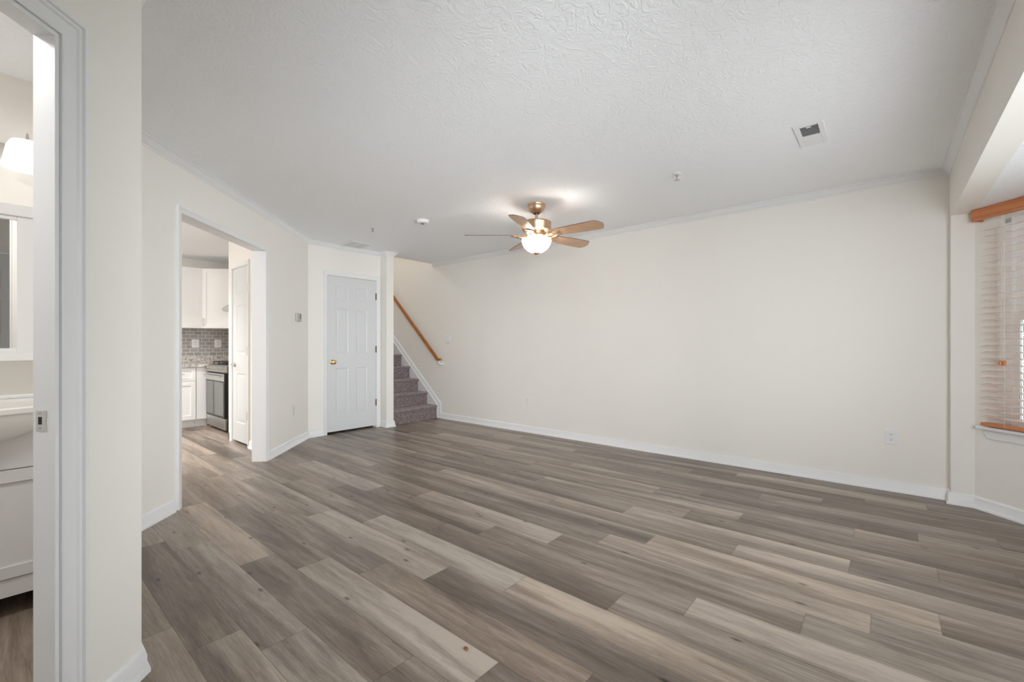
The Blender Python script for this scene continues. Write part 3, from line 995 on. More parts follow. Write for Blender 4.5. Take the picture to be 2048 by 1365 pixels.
lk = obj('light_kit', MB().lathe([(0.0, -0.310), (0.046, -0.312), (0.062, -0.318), (0.068, -0.326), (0.066, -0.330), (0.0, -0.330)], 48), FANMET, t, smooth=True)
obj('bulb', MB().lathe([(0, -0.328), (0.012, -0.332), (0.020, -0.348), (0.018, -0.364), (0.0, -0.372)], 16), BULB, lk, smooth=True)
bowl = MB().lathe([(0.136, -0.331), (0.138, -0.336), (0.134, -0.352), (0.125, -0.378), (0.110, -0.402), (0.088, -0.424), (0.060, -0.440), (0.030, -0.449), (0.0, -0.451),
                   (0.030, -0.446), (0.058, -0.437), (0.085, -0.421), (0.107, -0.400), (0.122, -0.376), (0.131, -0.351), (0.133, -0.333), (0.136, -0.331)], 56, cap=False)
bo = obj('glass_bowl', bowl, LAMPG, t, smooth=True, label='glowing white glass bowl')
obj('finial', MB().lathe([(0, -0.446), (0.030, -0.448), (0.028, -0.455), (0.014, -0.461), (0.007, -0.466), (0.010, -0.472), (0.009, -0.480), (0.0, -0.484)], 24), FANMET, t, smooth=True)
for k in range(3):
    a = 2 * PI * k / 3 + 0.5
    point('fan_bulb_light', (0.075 * math.cos(a), 0.075 * math.sin(a), -0.362), 5.0, (1.0, 0.955, 0.91), 0.03, t)
PT = math.tan(R(14))
ZB = zz(2.150)
for ang_ in (-108, -36, 36, 108, 180):
    a = R(ang_)
    ca, sa = math.cos(a), math.sin(a)

    def P3(r_, t_, dz=0.0, sa=sa, ca=ca):
        return (r_ * ca - t_ * sa * math.cos(R(14)), r_ * sa + t_ * ca * math.cos(R(14)), ZB - t_ * math.sin(R(14)) + dz)
    # blade outline: half widths
    half = [(0.165, 0.042), (0.19, 0.050), (0.26, 0.058), (0.36, 0.066), (0.46, 0.071), (0.56, 0.073), (0.620, 0.072), (0.640, 0.064)]
    lead = [(0.660, 0.022), (0.662, -0.012)]
    out = [(r_, h_) for r_, h_ in half] + lead + [(r_ - (0.012 if r_ > 0.6 else 0), -h_) for r_, h_ in half[::-1]]
    m = MB().prism(out, lambda p, q: P3(p, q, 0.0), lambda p, q: P3(p, q, 0.0022))
    bl = obj('blade', m, BLADEW, t)
    obj('dark_upper_face', MB().prism(out, lambda p, q: P3(p, q, 0.0023), lambda p, q: P3(p, q, 0.0072)), BLADED, bl, label='dark walnut upper face of the blade')
    # blade iron: arm with curved fork below the blade root
    m = MB()
    arm = [(0.060, 0.016), (0.10, 0.013), (0.13, 0.018), (0.155, 0.034), (0.185, 0.047), (0.215, 0.046), (0.235, 0.030), (0.240, 0.010)]
    o_ = [(p, q) for p, q in arm] + [(p, -q) for p, q in arm[::-1]]

    def A3(p, q, dz):
        f_ = min(1, max(0, (p - 0.09) / 0.07))
        x, y, z = P3(p, q)
        return (x, y, (ZB - 0.006) * (1 - f_) + z * f_ + dz)
    m.prism(o_, lambda p, q: A3(p, q, -0.009), lambda p, q: A3(p, q, -0.001))
    for sg in (-1, 1):
        pts = []
        for (p, q, dz) in ((0.070, 0.010, -0.012), (0.100, 0.020, -0.020), (0.130, 0.036, -0.020), (0.160, 0.044, -0.014), (0.190, 0.038, -0.010), (0.212, 0.020, -0.009)):
            x, y, z = A3(p, q * sg, dz)
            pts.append((x, y, z))
        m.tube(pts, [0.007, 0.010, 0.011, 0.010, 0.008, 0.005], 10)
    obj('blade_iron', m, FANMET, bl, smooth=True, label='bronze bracket under the blade')
    for (p, q) in ((0.190, 0.026), (0.190, -0.026), (0.222, 0.0)):
        x, y, z = P3(p, q)
        obj('screw', MB().lathe([(0.0, z - 0.013), (0.005, z - 0.012), (0.006, z - 0.009)], 10, (x, y, 0)), DARKM, bl)

# ------------------------------------------------------------------ ceiling devices
def register(name, label, cx, cy, wx, wy, rot=0.0, kind='floorvent'):
    t = thing(name, label, 'vent', (cx, cy, ZC), rot)
    m = MB()
    fw = 0.030
    for (a, b, c, d) in ((-wx / 2, -wy / 2, wx / 2, -wy / 2 + fw), (-wx / 2, wy / 2 - fw, wx / 2, wy / 2), (-wx / 2, -wy / 2 + fw, -wx / 2 + fw, wy / 2 - fw), (wx / 2 - fw, -wy / 2 + fw, wx / 2, wy / 2 - fw)):
        m.box(a, b, -0.007, c, d, -0.0005)
    obj('frame', m, TRIM, t, bevel=0.003)
    obj('duct_opening', MB().box(-wx / 2 + fw, -wy / 2 + fw, -0.0025, wx / 2 - fw, wy / 2 - fw, -0.0010), GRILLD, t)
    return t, fw


# near register: half louvres open, half solid damper face
t, fw = register('ceiling_register', 'small white ceiling register near the right window bay', 3.262, 0.347, 0.345, 0.15)
m = MB()
for i in range(9):
    x = -0.135 + i * 0.0145
    m.add([(x, -0.044, -0.0060), (x + 0.004, -0.044, -0.0035), (x + 0.004, 0.044, -0.0035), (x, 0.044, -0.0060), (x, -0.044, -0.0070), (x + 0.004, -0.044, -0.0045), (x + 0.004, 0.044, -0.0045), (x, 0.044, -0.0070)],
          [(0, 1, 2, 3), (4, 7, 6, 5), (0, 4, 5, 1), (1, 5, 6, 2), (2, 6, 7, 3), (3, 7, 4, 0)])
obj('louvres', m, GRILL, t)
obj('damper_plate', MB().box(0.0, -0.045, -0.0068, 0.1425, 0.045, -0.0026), TRIM, t, bevel=0.001)
obj('damper_lever', MB().box(-0.142, -0.012, -0.011, -0.128, 0.012, -0.0068), TRIM, t, bevel=0.002)
# far return grille
t, fw = register('return_air_grille', 'large flat return air grille on the ceiling before the closet door', 3.025, 5.20, 0.31, 0.34)
m = MB()
for i in range(17):
    y = -0.136 + i * 0.0163
    m.add([(-0.125, y, -0.0028), (0.125, y, -0.0028), (0.125, y + 0.010, -0.0065), (-0.125, y + 0.010, -0.0065), (-0.125, y, -0.0018), (0.125, y, -0.0018), (0.125, y + 0.010, -0.0055), (-0.125, y + 0.010, -0.0055)],
          [(0, 1, 2, 3), (4, 7, 6, 5), (0, 4, 5, 1), (1, 5, 6, 2), (2, 6, 7, 3), (3, 7, 4, 0)])
obj('louvres', m, GRILL, t)
obj('centre_bar', MB().box(-0.006, -0.140, -0.0075, 0.006, 0.140, -0.002), TRIM, t)

t = thing('smoke_detector', 'round white smoke detector on the ceiling left of the fan', 'smoke detector', (2.89, 3.67, ZC))
obj('base', MB().lathe([(0, 0), (0.066, 0), (0.066, -0.010), (0.062, -0.013), (0, -0.013)], 36), PLAST, t, smooth=True)
obj('cover', MB().lathe([(0, -0.013), (0.060, -0.013), (0.060, -0.017), (0.063, -0.019), (0.060, -0.028), (0.046, -0.033), (0.0, -0.034)], 36), PLAST, t, smooth=True)
obj('sensor_grille', MB().lathe([(0, -0.0335), (0.020, -0.0335), (0.019, -0.037), (0, -0.037)], 24), GRILLD, t, smooth=True)


def sprinkler(label, x, y, h=0.038):
    t = thing('fire_sprinkler', label, 'sprinkler', (x, y, ZC), 0.5, group='ceiling sprinkler heads')
    obj('escutcheon', MB().lathe([(0, 0), (0.036, 0), (0.034, -0.004), (0.018, -0.009), (0.012, -0.009), (0, -0.009)], 28), PLAST, t, smooth=True)
    obj('nozzle', MB().lathe([(0.012, -0.006), (0.012, -0.018), (0.008, -0.020)], 16), NICKEL, t, smooth=True)
    m = MB()
    for s in (-1, 1):
        m.tube([(s * 0.010, 0, -0.015), (s * 0.013, 0, -0.026), (s * 0.010, 0, -0.038), (0, 0, -0.046)], 0.0022, 8)
    obj('frame_arms', m, NICKEL, t, smooth=True)
    obj('bulb', MB().tube([(0, 0, -0.018), (0, 0, -0.044)], 0.0022, 8), DARKM, t, smooth=True)
    m = MB().lathe([(0, -0.046), (0.008, -0.046), (0.014, -0.047), (0.014, -0.049), (0, -0.049)], 18)
    for k in range(8):
        a = 2 * PI * k / 8
        m.prism([(0.012, -0.003), (0.019, -0.0022), (0.019, 0.0022), (0.012, 0.003)],
                lambda p, q, a=a: (p * math.cos(a) - q * math.sin(a), p * math.sin(a) + q * math.cos(a), -0.049),
                lambda p, q, a=a: (p * math.cos(a) - q * math.sin(a), p * math.sin(a) + q * math.cos(a), -0.047))
    obj('deflector', m, NICKEL, t)


sprinkler('sprinkler head on the ceiling above the closet door', 2.70, 4.30)
sprinkler('sprinkler head on the ceiling right of the fan', 3.355, 1.205)

# ------------------------------------------------------------------ wall devices
# local frame: plate faces -y, x to the right
def plate_mb(w_, h_, th=0.005):
    m = MB()
    b_ = 0.004
    m.add([(-w_ / 2, 0, -h_ / 2), (w_ / 2, 0, -h_ / 2), (w_ / 2, 0, h_ / 2), (-w_ / 2, 0, h_ / 2),
           (-w_ / 2, -th * .4, -h_ / 2), (w_ / 2, -th * .4, -h_ / 2), (w_ / 2, -th * .4, h_ / 2), (-w_ / 2, -th * .4, h_ / 2),
           (-w_ / 2 + b_, -th, -h_ / 2 + b_), (w_ / 2 - b_, -th, -h_ / 2 + b_), (w_ / 2 - b_, -th, h_ / 2 - b_), (-w_ / 2 + b_, -th, h_ / 2 - b_)],
          [(0, 1, 2, 3), (0, 4, 5, 1), (1, 5, 6, 2), (2, 6, 7, 3), (3, 7, 4, 0), (4, 8, 9, 5), (5, 9, 10, 6), (6, 10, 11, 7), (7, 11, 8, 4), (8, 11, 10, 9)])
    return m


def outlet(label, loc, rotz, w_=0.072, h_=0.118, m_=None, name='wall_outlet', group=None):
    m_ = m_ or PLAST
    t = thing(name, label, 'outlet', loc, rotz, group=group)
    obj('cover_plate', plate_mb(w_, h_), m_, t)
    for z in (0.019, -0.019):
        pts = []
        for k in range(24):
            a = 2 * PI * k / 24
            pts.append((0.017 * math.cos(a), max(-0.0135, min(0.0135, 0.017 * math.sin(a)))))
        r_ = obj('receptacle', MB().prism(pts, lambda a, b: (a, -0.005, b + z), lambda a, b: (a, -0.0075, b + z)), m_, t)
        s_ = MB().box(-0.0078, -0.0079, z + 0.000, -0.0052, -0.0074, z + 0.0085).box(0.0052, -0.0079, z + 0.001, 0.0078, -0.0074, z + 0.0080)
        s_.lathe([(0, -0.0074), (0.0028, -0.0074), (0.0028, -0.0079), (0, -0.0079)], 10, (0, 0, z - 0.007), 'Y')
        obj('slots', s_, SLOT, r_)
    obj('screw', MB().lathe([(0, -0.005), (0.003, -0.005), (0.003, -0.0062), (0, -0.0064)], 12, (0, 0, 0), 'Y'), m_, t)
    return t


def switch(label, loc, rotz, gangs=1, m_=None):
    m_ = m_ or PLAST
    t = thing('light_switch', label, 'light switch', loc, rotz)
    w_ = 0.072 + 0.046 * (gangs - 1)
    obj('cover_plate', plate_mb(w_, 0.118), m_, t)
    for g in range(gangs):
        x = (g - (gangs - 1) / 2) * 0.046
        obj('toggle', MB().box(x - 0.0055, -0.0062, -0.012, x + 0.0055, -0.005, 0.012).prism([(-0.006, -0.004), (-0.016, 0.006), (-0.014, 0.011), (-0.005, 0.006)], lambda a, b: (x - 0.0038, a, b), lambda a, b: (x + 0.0038, a, b)), m_, t)
    return t


outlet('white duplex outlet low on the right wall near the window bay', (XR, -0.036, 0.422), R(-90), 0.078, 0.120)
outlet('white duplex outlet low on the middle of the long right wall', (XR, 3.58, 0.410), R(-90))
switch('white double light switch plate on the right wall beside the handrail', (XR, 5.155, 1.232), R(-90), 2)
outlet('cream duplex outlet low on the diagonal wall left of the closet', (2.195, 2.195 + CL, 0.402), R(45), 0.070, 0.115, PLASTC)

t = thing('thermostat', 'small grey thermostat on the diagonal wall left of the closet', 'thermostat', (2.272, 2.272 + CL, 1.463), R(45))
obj('housing', MB().box(-0.062, -0.028, -0.048, 0.062, 0, 0.048), GREYP, t, bevel=0.008)
obj('display', MB().box(0.004, -0.0295, -0.018, 0.050, -0.0275, 0.036), LCD, t, bevel=0.001)

# ------------------------------------------------------------------ kitchen
def shaker(w_, h_, th=0.019, rail=0.057):
    """shaker front, local x 0..w, z 0..h, face at y=-th"""
    m = MB()
    m.box(0, -th * 0.55, 0, w_, 0, h_)
    for (a, b, c, d) in ((0, 0, rail, h_), (w_ - rail, 0, w_, h_), (rail, 0, w_ - rail, rail), (rail, h_ - rail, w_ - rail, h_)):
        m.box(a, -th, b, c, -th * 0.55, d)
    return m


def at(m, x=0, y=0, z=0):
    return m.map(lambda a, b, c: (a + x, b + y, c + z))


# base cabinet on back wall: x from 0.92 to 1.82, front at y 7.29
def base_cab(x0, x1, label, pull=True):
    t = thing('base_cabinet', label, 'cabinet', (x0, 7.31, 0), group='white kitchen base cabinets')
    w_ = x1 - x0
    obj('carcass', MB().box(0, 0, 0.108, w_, 0.64, 0.838).box(0, 0.065, 0, w_, 0.64, 0.108), CABW, t)
    dr = obj('drawer', at(shaker(w_ - 0.006, 0.178, rail=0.040), 0.003, 0, 0.652), CABW, t, bevel=0.001)
    do = obj('door', at(shaker(w_ - 0.006, 0.528), 0.003, 0, 0.115), CABW, t, bevel=0.001)
    cx = w_ / 2
    h = MB().tube([(cx - 0.064, -0.019, 0.745), (cx - 0.064, -0.046, 0.745)], 0.004, 8).tube([(cx + 0.064, -0.019, 0.745), (cx + 0.064, -0.046, 0.745)], 0.004, 8)
    h.tube([(cx - 0.075, -0.046, 0.745), (cx + 0.075, -0.046, 0.745)], 0.0055, 8)
    obj('handle', h, NICKEL, dr, smooth=True)
    h = MB().tube([(0.05, -0.019, 0.50), (0.05, -0.046, 0.50)], 0.004, 8).tube([(0.05, -0.019, 0.60), (0.05, -0.046, 0.60)], 0.004, 8).tube([(0.05, -0.046, 0.485), (0.05, -0.046, 0.615)], 0.0055, 8)
    obj('handle', h, NICKEL, do, smooth=True)


base_cab(1.40, 1.82, 'white shaker base cabinet with drawer left of the range')
base_cab(0.90, 1.397, 'white shaker base cabinet further left along the kitchen back wall')
t = thing('corner_cabinet', 'plain white corner base filler beside the steel range', 'cabinet', (1.823, 7.31, 0), group='white kitchen base cabinets')
obj('carcass', MB().box(0, 0, 0.108, 0.15, 0.64, 0.838).box(0, 0.065, 0, 0.15, 0.64, 0.108), CABW, t)
obj('filler_panel', MB().box(0.002, -0.010, 0.112, 0.125, 0, 0.832), CABW, t, bevel=0.001)

# worktop with granite upstand
ct = MB().box(0.88, 7.265, 0.840, 1.965, KY - 0.002, 0.875).box(1.965, 7.285, 0.840, KX - 0.002, KY - 0.002, 0.875)
t = thing('countertop', 'speckled granite worktop along the kitchen back wall', 'countertop', (1.5, 7.6, 0.84))
obj('slab', at(ct, -1.5, -7.6, -0.84), GRAN, t, bevel=0.003)
obj('upstand', at(MB().box(0.88, KY - 0.022, 0.8755, KX - 0.002, KY - 0.002, 0.985).box(KX - 0.022, 7.285, 0.8755, KX - 0.002, KY - 0.022, 0.985), -1.5, -7.6, -0.84), GRAN, t, bevel=0.002)

# tile backsplash
def tile_panel(which):
    x0, x1, z0, z1 = 0.88, KX - 0.002, 0.986, 1.392
    me = bpy.data.meshes.new('tile_backsplash')
    side = which == 'side'
    y = KY - 0.008
    vs = [(x0, y, z0), (x1, y, z0), (x1, y, z1), (x0, y, z1), (x0, KY - .001, z0), (x1, KY - .001, z0), (x1, KY - .001, z1), (x0, KY - .001, z1)]
    fs = [(0, 1, 2, 3), (0, 4, 5, 1), (1, 5, 6, 2), (3, 2, 6, 7), (0, 3, 7, 4)]
    xw = KX - 0.008
    vs += [(xw, KY - 0.008, z0), (xw, 6.42, z0), (xw, 6.42, 1.62), (xw, KY - 0.008, 1.62), (KX - .001, KY - 0.008, z0), (KX - .001, 6.42, z0), (KX - .001, 6.42, 1.62), (KX - .001, KY - 0.008, 1.62)]
    fs += [(8, 9, 10, 11), (9, 13, 14, 10), (11, 10, 14, 15), (8, 12, 13, 9), (8, 11, 15, 12)]
    if side:
        pts = [(KY - 0.009, z0), (6.42, z0), (6.42, 1.62), (7.330, 1.62), (7.330, 1.390), (KY - 0.009, 1.390)]
        q = MB().prism(pts, lambda a, b: (xw, a, b), lambda a, b: (KX - 0.001, a, b))
        vs, fs = q.v, q.f
    else:
        vs, fs = vs[:8], fs[:5]
    me.from_pydata(vs, [], fs)
    uv = me.uv_layers.new(name='grain')
    for p in me.polygons:
        for li in p.loop_indices:
            v = me.vertices[me.loops[li].vertex_index].co
            u = v.y if side else (v.x - 0.045)
            uv.data[li].uv = (u, v.z - 0.986)
    me.materials.append(TILE)
    o = bpy.data.objects.new('tile_backsplash', me)
    COL.objects.link(o)
    tag(o, 'grey subway tile behind the gas range' if side else 'grey subway tile backsplash above the granite worktop', 'backsplash')


tile_panel('back')
tile_panel('side')
outlet('left of two white outlets in the grey tile backsplash', (1.975, KY - 0.008, 1.170), 0, 0.095, 0.125)
outlet('right of two white outlets in the grey tile backsplash, above the range', (2.270, KY - 0.008, 1.170), 0, 0.095, 0.125)

# wall cabinets
def hz_pull(x, z0, z1, y=-0.019):
    return MB().tube([(x, y, z0 + 0.015), (x, y - 0.028, z0 + 0.015)], 0.004, 8).tube([(x, y, z1 - 0.015), (x, y - 0.028, z1 - 0.015)], 0.004, 8).tube([(x, y - 0.028, z0), (x, y - 0.028, z1)], 0.0055, 8)


UZ0, UZ1 = 1.392, 2.268
for (x0, x1, lb) in ((1.53, 1.985, 'white shaker wall cabinet left of the corner wall cabinet'), (1.07, 1.527, 'white shaker wall cabinet furthest left over the tile')):
    t = thing('upper_cabinet', lb, 'cabinet', (x0, 7.64, UZ0), group='white kitchen wall cabinets')
    obj('carcass', MB().box(0, 0, 0, x1 - x0, 0.308, UZ1 - UZ0), CABW, t)
    d = obj('door', at(shaker(x1 - x0 - 0.006, UZ1 - UZ0 - 0.004), 0.003, -0.0005, 0.002), CABW, t, bevel=0.001)
    obj('handle', hz_pull(0.035, 0.03, 0.15), NICKEL, d, smooth=True)
# diagonal corner wall cabinet
c0, c1 = (1.988, 7.64), (2.290, 7.338)
cw = math.hypot(c1[0] - c0[0], c1[1] - c0[1])
t = thing('upper_cabinet', 'white diagonal corner wall cabinet between two kitchen walls', 'cabinet', (c0[0], c0[1], UZ0), R(-45), group='white kitchen wall cabinets')
loc = lambda x, y: ((x - c0[0]) * S2 - (y - c0[1]) * S2, (x - c0[0]) * S2 + (y - c0[1]) * S2)
obj('carcass', MB().poly([loc(*c0), loc(*c1), loc(KX - .002, c1[1]), loc(KX - .002, KY - .002), loc(c0[0], KY - .002)], 0, UZ1 - UZ0), CABW, t)
d = obj('door', at(shaker(cw - 0.012, UZ1 - UZ0 - 0.004), 0.006, -0.0005, 0.002), CABW, t, bevel=0.001)
obj('handle', hz_pull(0.035, 0.03, 0.15), NICKEL, d, smooth=True)
# cabinet over the hood
t = thing('upper_cabinet', 'short white wall cabinet above the range hood', 'cabinet', (2.29, 7.332, 1.76), R(-90), group='white kitchen wall cabinets')
obj('carcass', MB().box(0, 0, 0, 0.86, 0.308, 0.508), CABW, t)
obj('door', at(shaker(0.425, 0.50), 0.003, -0.0005, 0.004), CABW, t, bevel=0.001)
obj('door', at(shaker(0.425, 0.50), 0.432, -0.0005, 0.004), CABW, t, bevel=0.001)
# hood
t = thing('range_hood', 'slim stainless range hood just showing past the pantry wall', 'range hood', (2.12, 7.26, 1.63), R(-90))
hp = [(0.0, 0.030), (0.012, 0.052), (0.09, 0.105), (0.17, 0.128), (0.47, 0.128), (0.47, 0.0), (0.02, 0.0)]
obj('canopy', MB().prism(hp, lambda a, b: (0.0, a, b), lambda a, b: (0.76, a, b)), STEEL, t, bevel=0.002)
obj('lamp_lens', MB().box(0.06, 0.08, -0.004, 0.24, 0.20, 0.002), KITG, t)
# range, local: x along width, faces -y; placed rotated to face -x
t = thing('gas_range', 'stainless gas range with black grates in the kitchen corner', 'range', (1.945, 7.255, 0), R(-90))
RW = 0.755
obj('body', MB().box(0, 0.02, 0.035, RW, 0.645, 0.872), mat('black_side_panel', (0.05, 0.05, 0.048), 0.45), t)
obj('kick_plate', MB().box(0.02, 0.05, 0.0, RW - 0.02, 0.10, 0.035), BLACK, t)
obj('storage_drawer', MB().box(0.004, -0.006, 0.038, RW - 0.004, 0.020, 0.182), STEEL, t, bevel=0.004)
dd = obj('oven_door', MB().box(0.004, -0.016, 0.192, RW - 0.004, 0.020, 0.768), BLACK, t, bevel=0.003)
obj('door_top_band', MB().box(0.004, -0.024, 0.672, RW - 0.004, -0.016, 0.768), STEEL, dd, bevel=0.003)
obj('oven_window', MB().box(0.035, -0.0185, 0.215, RW - 0.035, -0.016, 0.655), OVENG, dd)
hd = MB().tube([(0.04, -0.048, 0.735), (RW - 0.04, -0.048, 0.735)], 0.013, 14)
for x in (0.07, RW - 0.07):
    hd.tube([(x, -0.024, 0.735), (x, -0.048, 0.735)], 0.009, 10)
obj('oven_handle', hd, STEEL, dd, smooth=True)
pr_ = [(0.02, 0.782), (-0.020, 0.786), (-0.026, 0.800), (0.006, 0.872), (0.05, 0.878), (0.05, 0.782)]
cp = obj('control_panel', MB().prism(pr_, lambda a, b: (0.0, a, b), lambda a, b: (RW, a, b)), STEEL, t, bevel=0.002)
for i in range(5):
    x = 0.10 + i * 0.138
    m = MB().lathe([(0, 0), (0.024, 0), (0.023, -0.006), (0.018, -0.010), (0.016, -0.030), (0.0, -0.032)], 20, (0, 0, 0), 'Y')
    tilt = R(24)
    m.map(lambda a, b, c: (a, b * math.cos(tilt) - c * math.sin(tilt) * -1 * -1, -b * -math.sin(tilt) * -1 + c * math.cos(tilt)))
    at(m, x, -0.012, 0.832)
    obj('burner_knob', m, STEEL, cp, smooth=True)
obj('cooktop', MB().box(0.0, 0.03, 0.872, RW, 0.645, 0.882), BLACK, t, bevel=0.003)
for gx in (0.02, 0.265, 0.51):
    m = MB()
    gw = 0.225
    for yy in (0.07, 0.215, 0.345, 0.475, 0.60):
        m.box(gx, yy - 0.006, 0.905, gx + gw, yy + 0.006, 0.918)
    for xx in (gx + 0.006, gx + gw / 2, gx + gw - 0.006):
        m.box(xx - 0.006, 0.065, 0.905, xx + 0.006, 0.605, 0.918)
    for xx in (gx + 0.006, gx + gw - 0.006):
        for yy in (0.07, 0.60):
            m.box(xx - 0.006, yy - 0.006, 0.882, xx + 0.006, yy + 0.006, 0.906)
    obj('grate', m, IRON, t, bevel=0.002)
for (x, y) in ((0.13, 0.18), (0.13, 0.48), (0.377, 0.34), (0.62, 0.18), (0.62, 0.48)):
    obj('burner', MB().lathe([(0, 0.882), (0.045, 0.882), (0.043, 0.892), (0.032, 0.893), (0.032, 0.899), (0, 0.900)], 24, (x, y, 0)), IRON, t, smooth=True)
# kitchen ceiling fixture (out of frame) and its light
t = thing('kitchen_ceiling_light', 'rectangular white kitchen ceiling light', 'ceiling light', (0.50, 6.5, ZC))
obj('diffuser', MB().box(-0.60, -0.20, -0.09, 0.60, 0.20, -0.02), KITG, t, bevel=0.02)
for xa in (-0.62, 0.598):
    obj('end_cap', MB().box(xa, -0.21, -0.095, xa + 0.022, 0.21, -0.0005), TRIM, t)
area('kitchen_light', (0.50, 6.5, ZC - 0.10), (0, 0, -1), 1.1, 0.36, 48, (1.0, 0.985, 0.96), 130)
t = thing('dining_ceiling_light', 'round glass ceiling light at the left side of the kitchen', 'ceiling light', (-1.1, 4.98, ZC))
obj('base', MB().lathe([(0, 0), (0.09, 0), (0.09, -0.02), (0, -0.02)], 32), NICKEL, t, smooth=True)
obj('glass_rim', MB().lathe([(0.12, -0.020), (0.13, -0.03), (0.13, -0.045), (0.12, -0.04)], 32, cap=False), NICKEL, t, smooth=True)
point('dining_bulb_light', (0, 0, -0.11), 42, (1.0, 0.985, 0.96), 0.07, t)
area('kitchen_side_fill', (-1.6, 6.3, 1.4), (1, -0.05, -0.05), 1.4, 1.4, 18, (1.0, 0.99, 0.97))  # added side light to brighten cabinets and floor; the wall has no window

# ------------------------------------------------------------------ bathroom
VX0, VX1, VY = -0.52, 0.20, 2.79
t = thing('bathroom_vanity', 'pale grey-white vanity cabinet seen through the left doorway', 'vanity', (VX0, VY, 0))
vw = VX1 - VX0
obj('carcass', MB().box(0, 0.0, 0.100, vw, 0.425, 0.80), VANP, t)
for xx in (0.02, vw - 0.06):
    obj('foot', MB().box(xx, 0.05, 0, xx + 0.04, 0.40, 0.100), BLACK, t)
obj('apron_rail', MB().box(0.0, -0.012, 0.090, vw, 0, 0.164), VANP, t, bevel=0.001)
dw_ = (vw - 0.012) / 2
for i in range(2):
    d = obj('door', at(shaker(dw_, 0.448, rail=0.05), 0.004 + i * (dw_ + 0.004), 0, 0.168), VANP, t, bevel=0.001)
    obj('knob', MB().lathe([(0, -0.019), (0.006, -0.020), (0.006, -0.030), (0.013, -0.036), (0.010, -0.043), (0, -0.044)], 16, (0.03 + i * 0.02 + (dw_ - 0.05 if i == 0 else 0.36 - 0.36 + dw_ + 0.0), 0, 0.55), 'Y'), NICKEL, d, smooth=True)
obj('top_panel', MB().box(0.0, -0.012, 0.622, vw, 0, 0.80), VANP, t, bevel=0.001)
# sink top: bow-fronted basin
t = thing('basin', 'white porcelain basin with bowed front on the bathroom vanity', 'sink', (VX0, VY, 0.80))
def bow(x, amp):
    u = (x / vw - 0.5) * 2
    return -amp * max(0.0, 1 - u * u)
m = MB()
nx = 28
top = [(-0.012 + i * (vw + 0.024) / nx) for i in range(nx + 1)]
# rim slab following the bow
outl = [(x, -0.025 + bow(min(max(x, 0), vw), 0.105)) for x in top] + [(vw + 0.012, 0.428), (-0.012, 0.428)]
m.poly(outl, 0.052, 0.082)
obj('rim', m, PORC, t, smooth=True, bevel=0.006)
# belly below the rim: lower edge curves up towards the sides
vs, fs = [], []
rows = 7
for r_ in range(rows + 1):
    q = r_ / rows
    for i, x in enumerate(top):
        u = (x / vw - 0.5) * 2
        dep = max(0.0, 1 - u * u * 0.95) ** 0.8
        zb = 0.052 - q * (0.012 + 0.125 * dep)
        sh = math.cos(q * PI / 2) ** 0.6
        y = -0.013 + (bow(min(max(x, 0), vw), 0.100) - 0.006) * sh
        vs.append((x, y, zb))
for r_ in range(rows):
    for i in range(nx):
        a = r_ * (nx + 1) + i
        fs.append((a, a + 1, a + nx + 2, a + nx + 1))
obj('bowl_front', MB().add(vs, fs), PORC, t, smooth=True)
obj('back_ledge', MB().box(-0.012, 0.395, 0.082, vw + 0.012, 0.428, 0.100), PORC, t, bevel=0.005)
fa = MB().tube([(vw / 2, 0.36, 0.082), (vw / 2, 0.36, 0.20), (vw / 2, 0.33, 0.235), (vw / 2, 0.27, 0.235), (vw / 2, 0.25, 0.20)], 0.010, 12)
obj('tap', fa, NICKEL, t, smooth=True)
# mirrored cabinet
MX0, MX1, MY = -0.44, 0.138, 3.095
t = thing('medicine_cabinet', 'white-framed mirrored cabinet above the bathroom basin', 'medicine cabinet', (MX0, MY, 1.105))
mw = MX1 - MX0
obj('body', MB().box(0, 0.012, 0, mw, 3.22 - MY - .001, 0.635), VANP, t, bevel=0.002)
fr = MB()
fr.box(mw - 0.066, 0, 0.0, mw, 0.012, 0.635).box(0, 0, 0.0, 0.066, 0.012, 0.635).box(0.066, 0, 0.0, mw - 0.066, 0.012, 0.018).box(0.066, 0, 0.617, mw - 0.066, 0.012, 0.635)
obj('frame', fr, TRIM, t, bevel=0.002)
obj('mirror', MB().box(0.066, 0.006, 0.018, mw - 0.066, 0.0115, 0.617), MIRR, t)
obj('cornice', MB().box(-0.01, -0.012, 0.635, mw + 0.01, 3.22 - MY - .001, 0.690), TRIM, t, bevel=0.004)
obj('lower_shelf', MB().box(-0.01, -0.020, -0.040, mw + 0.01, 3.22 - MY - .001, 0.0), TRIM, t, bevel=0.003)
# vanity light
t = thing('vanity_light', 'lit two-shade bathroom wall light above the mirrored cabinet', 'wall light', (0.02, 3.219, 2.05))
obj('back_plate', MB().box(-0.30, -0.022, -0.04, 0.13, 0, 0.05), NICKEL, t, bevel=0.004)
for x in (-0.245, 0.085):
    obj('shade', MB().lathe([(0.0, 0.045), (0.055, 0.045), (0.068, 0.02), (0.078, -0.04), (0.088, -0.075), (0.086, -0.078), (0.070, -0.072), (0.0, -0.070)], 32, (x, -0.12, 0.0)), BATHG, t, smooth=True)
    obj('arm', MB().tube([(x, -0.02, 0.02), (x, -0.12, 0.055), (x, -0.12, 0.045)], 0.008, 10).tube([(x, -0.12, 0.04), (x, -0.12, 0.090)], [0.008, 0.004], 10), NICKEL, t, smooth=True)
area('bathroom_ceiling_light', (-0.7, 1.9, 2.36), (0, 0, -1), 0.4, 0.4, 20, (1, 0.985, 0.965))

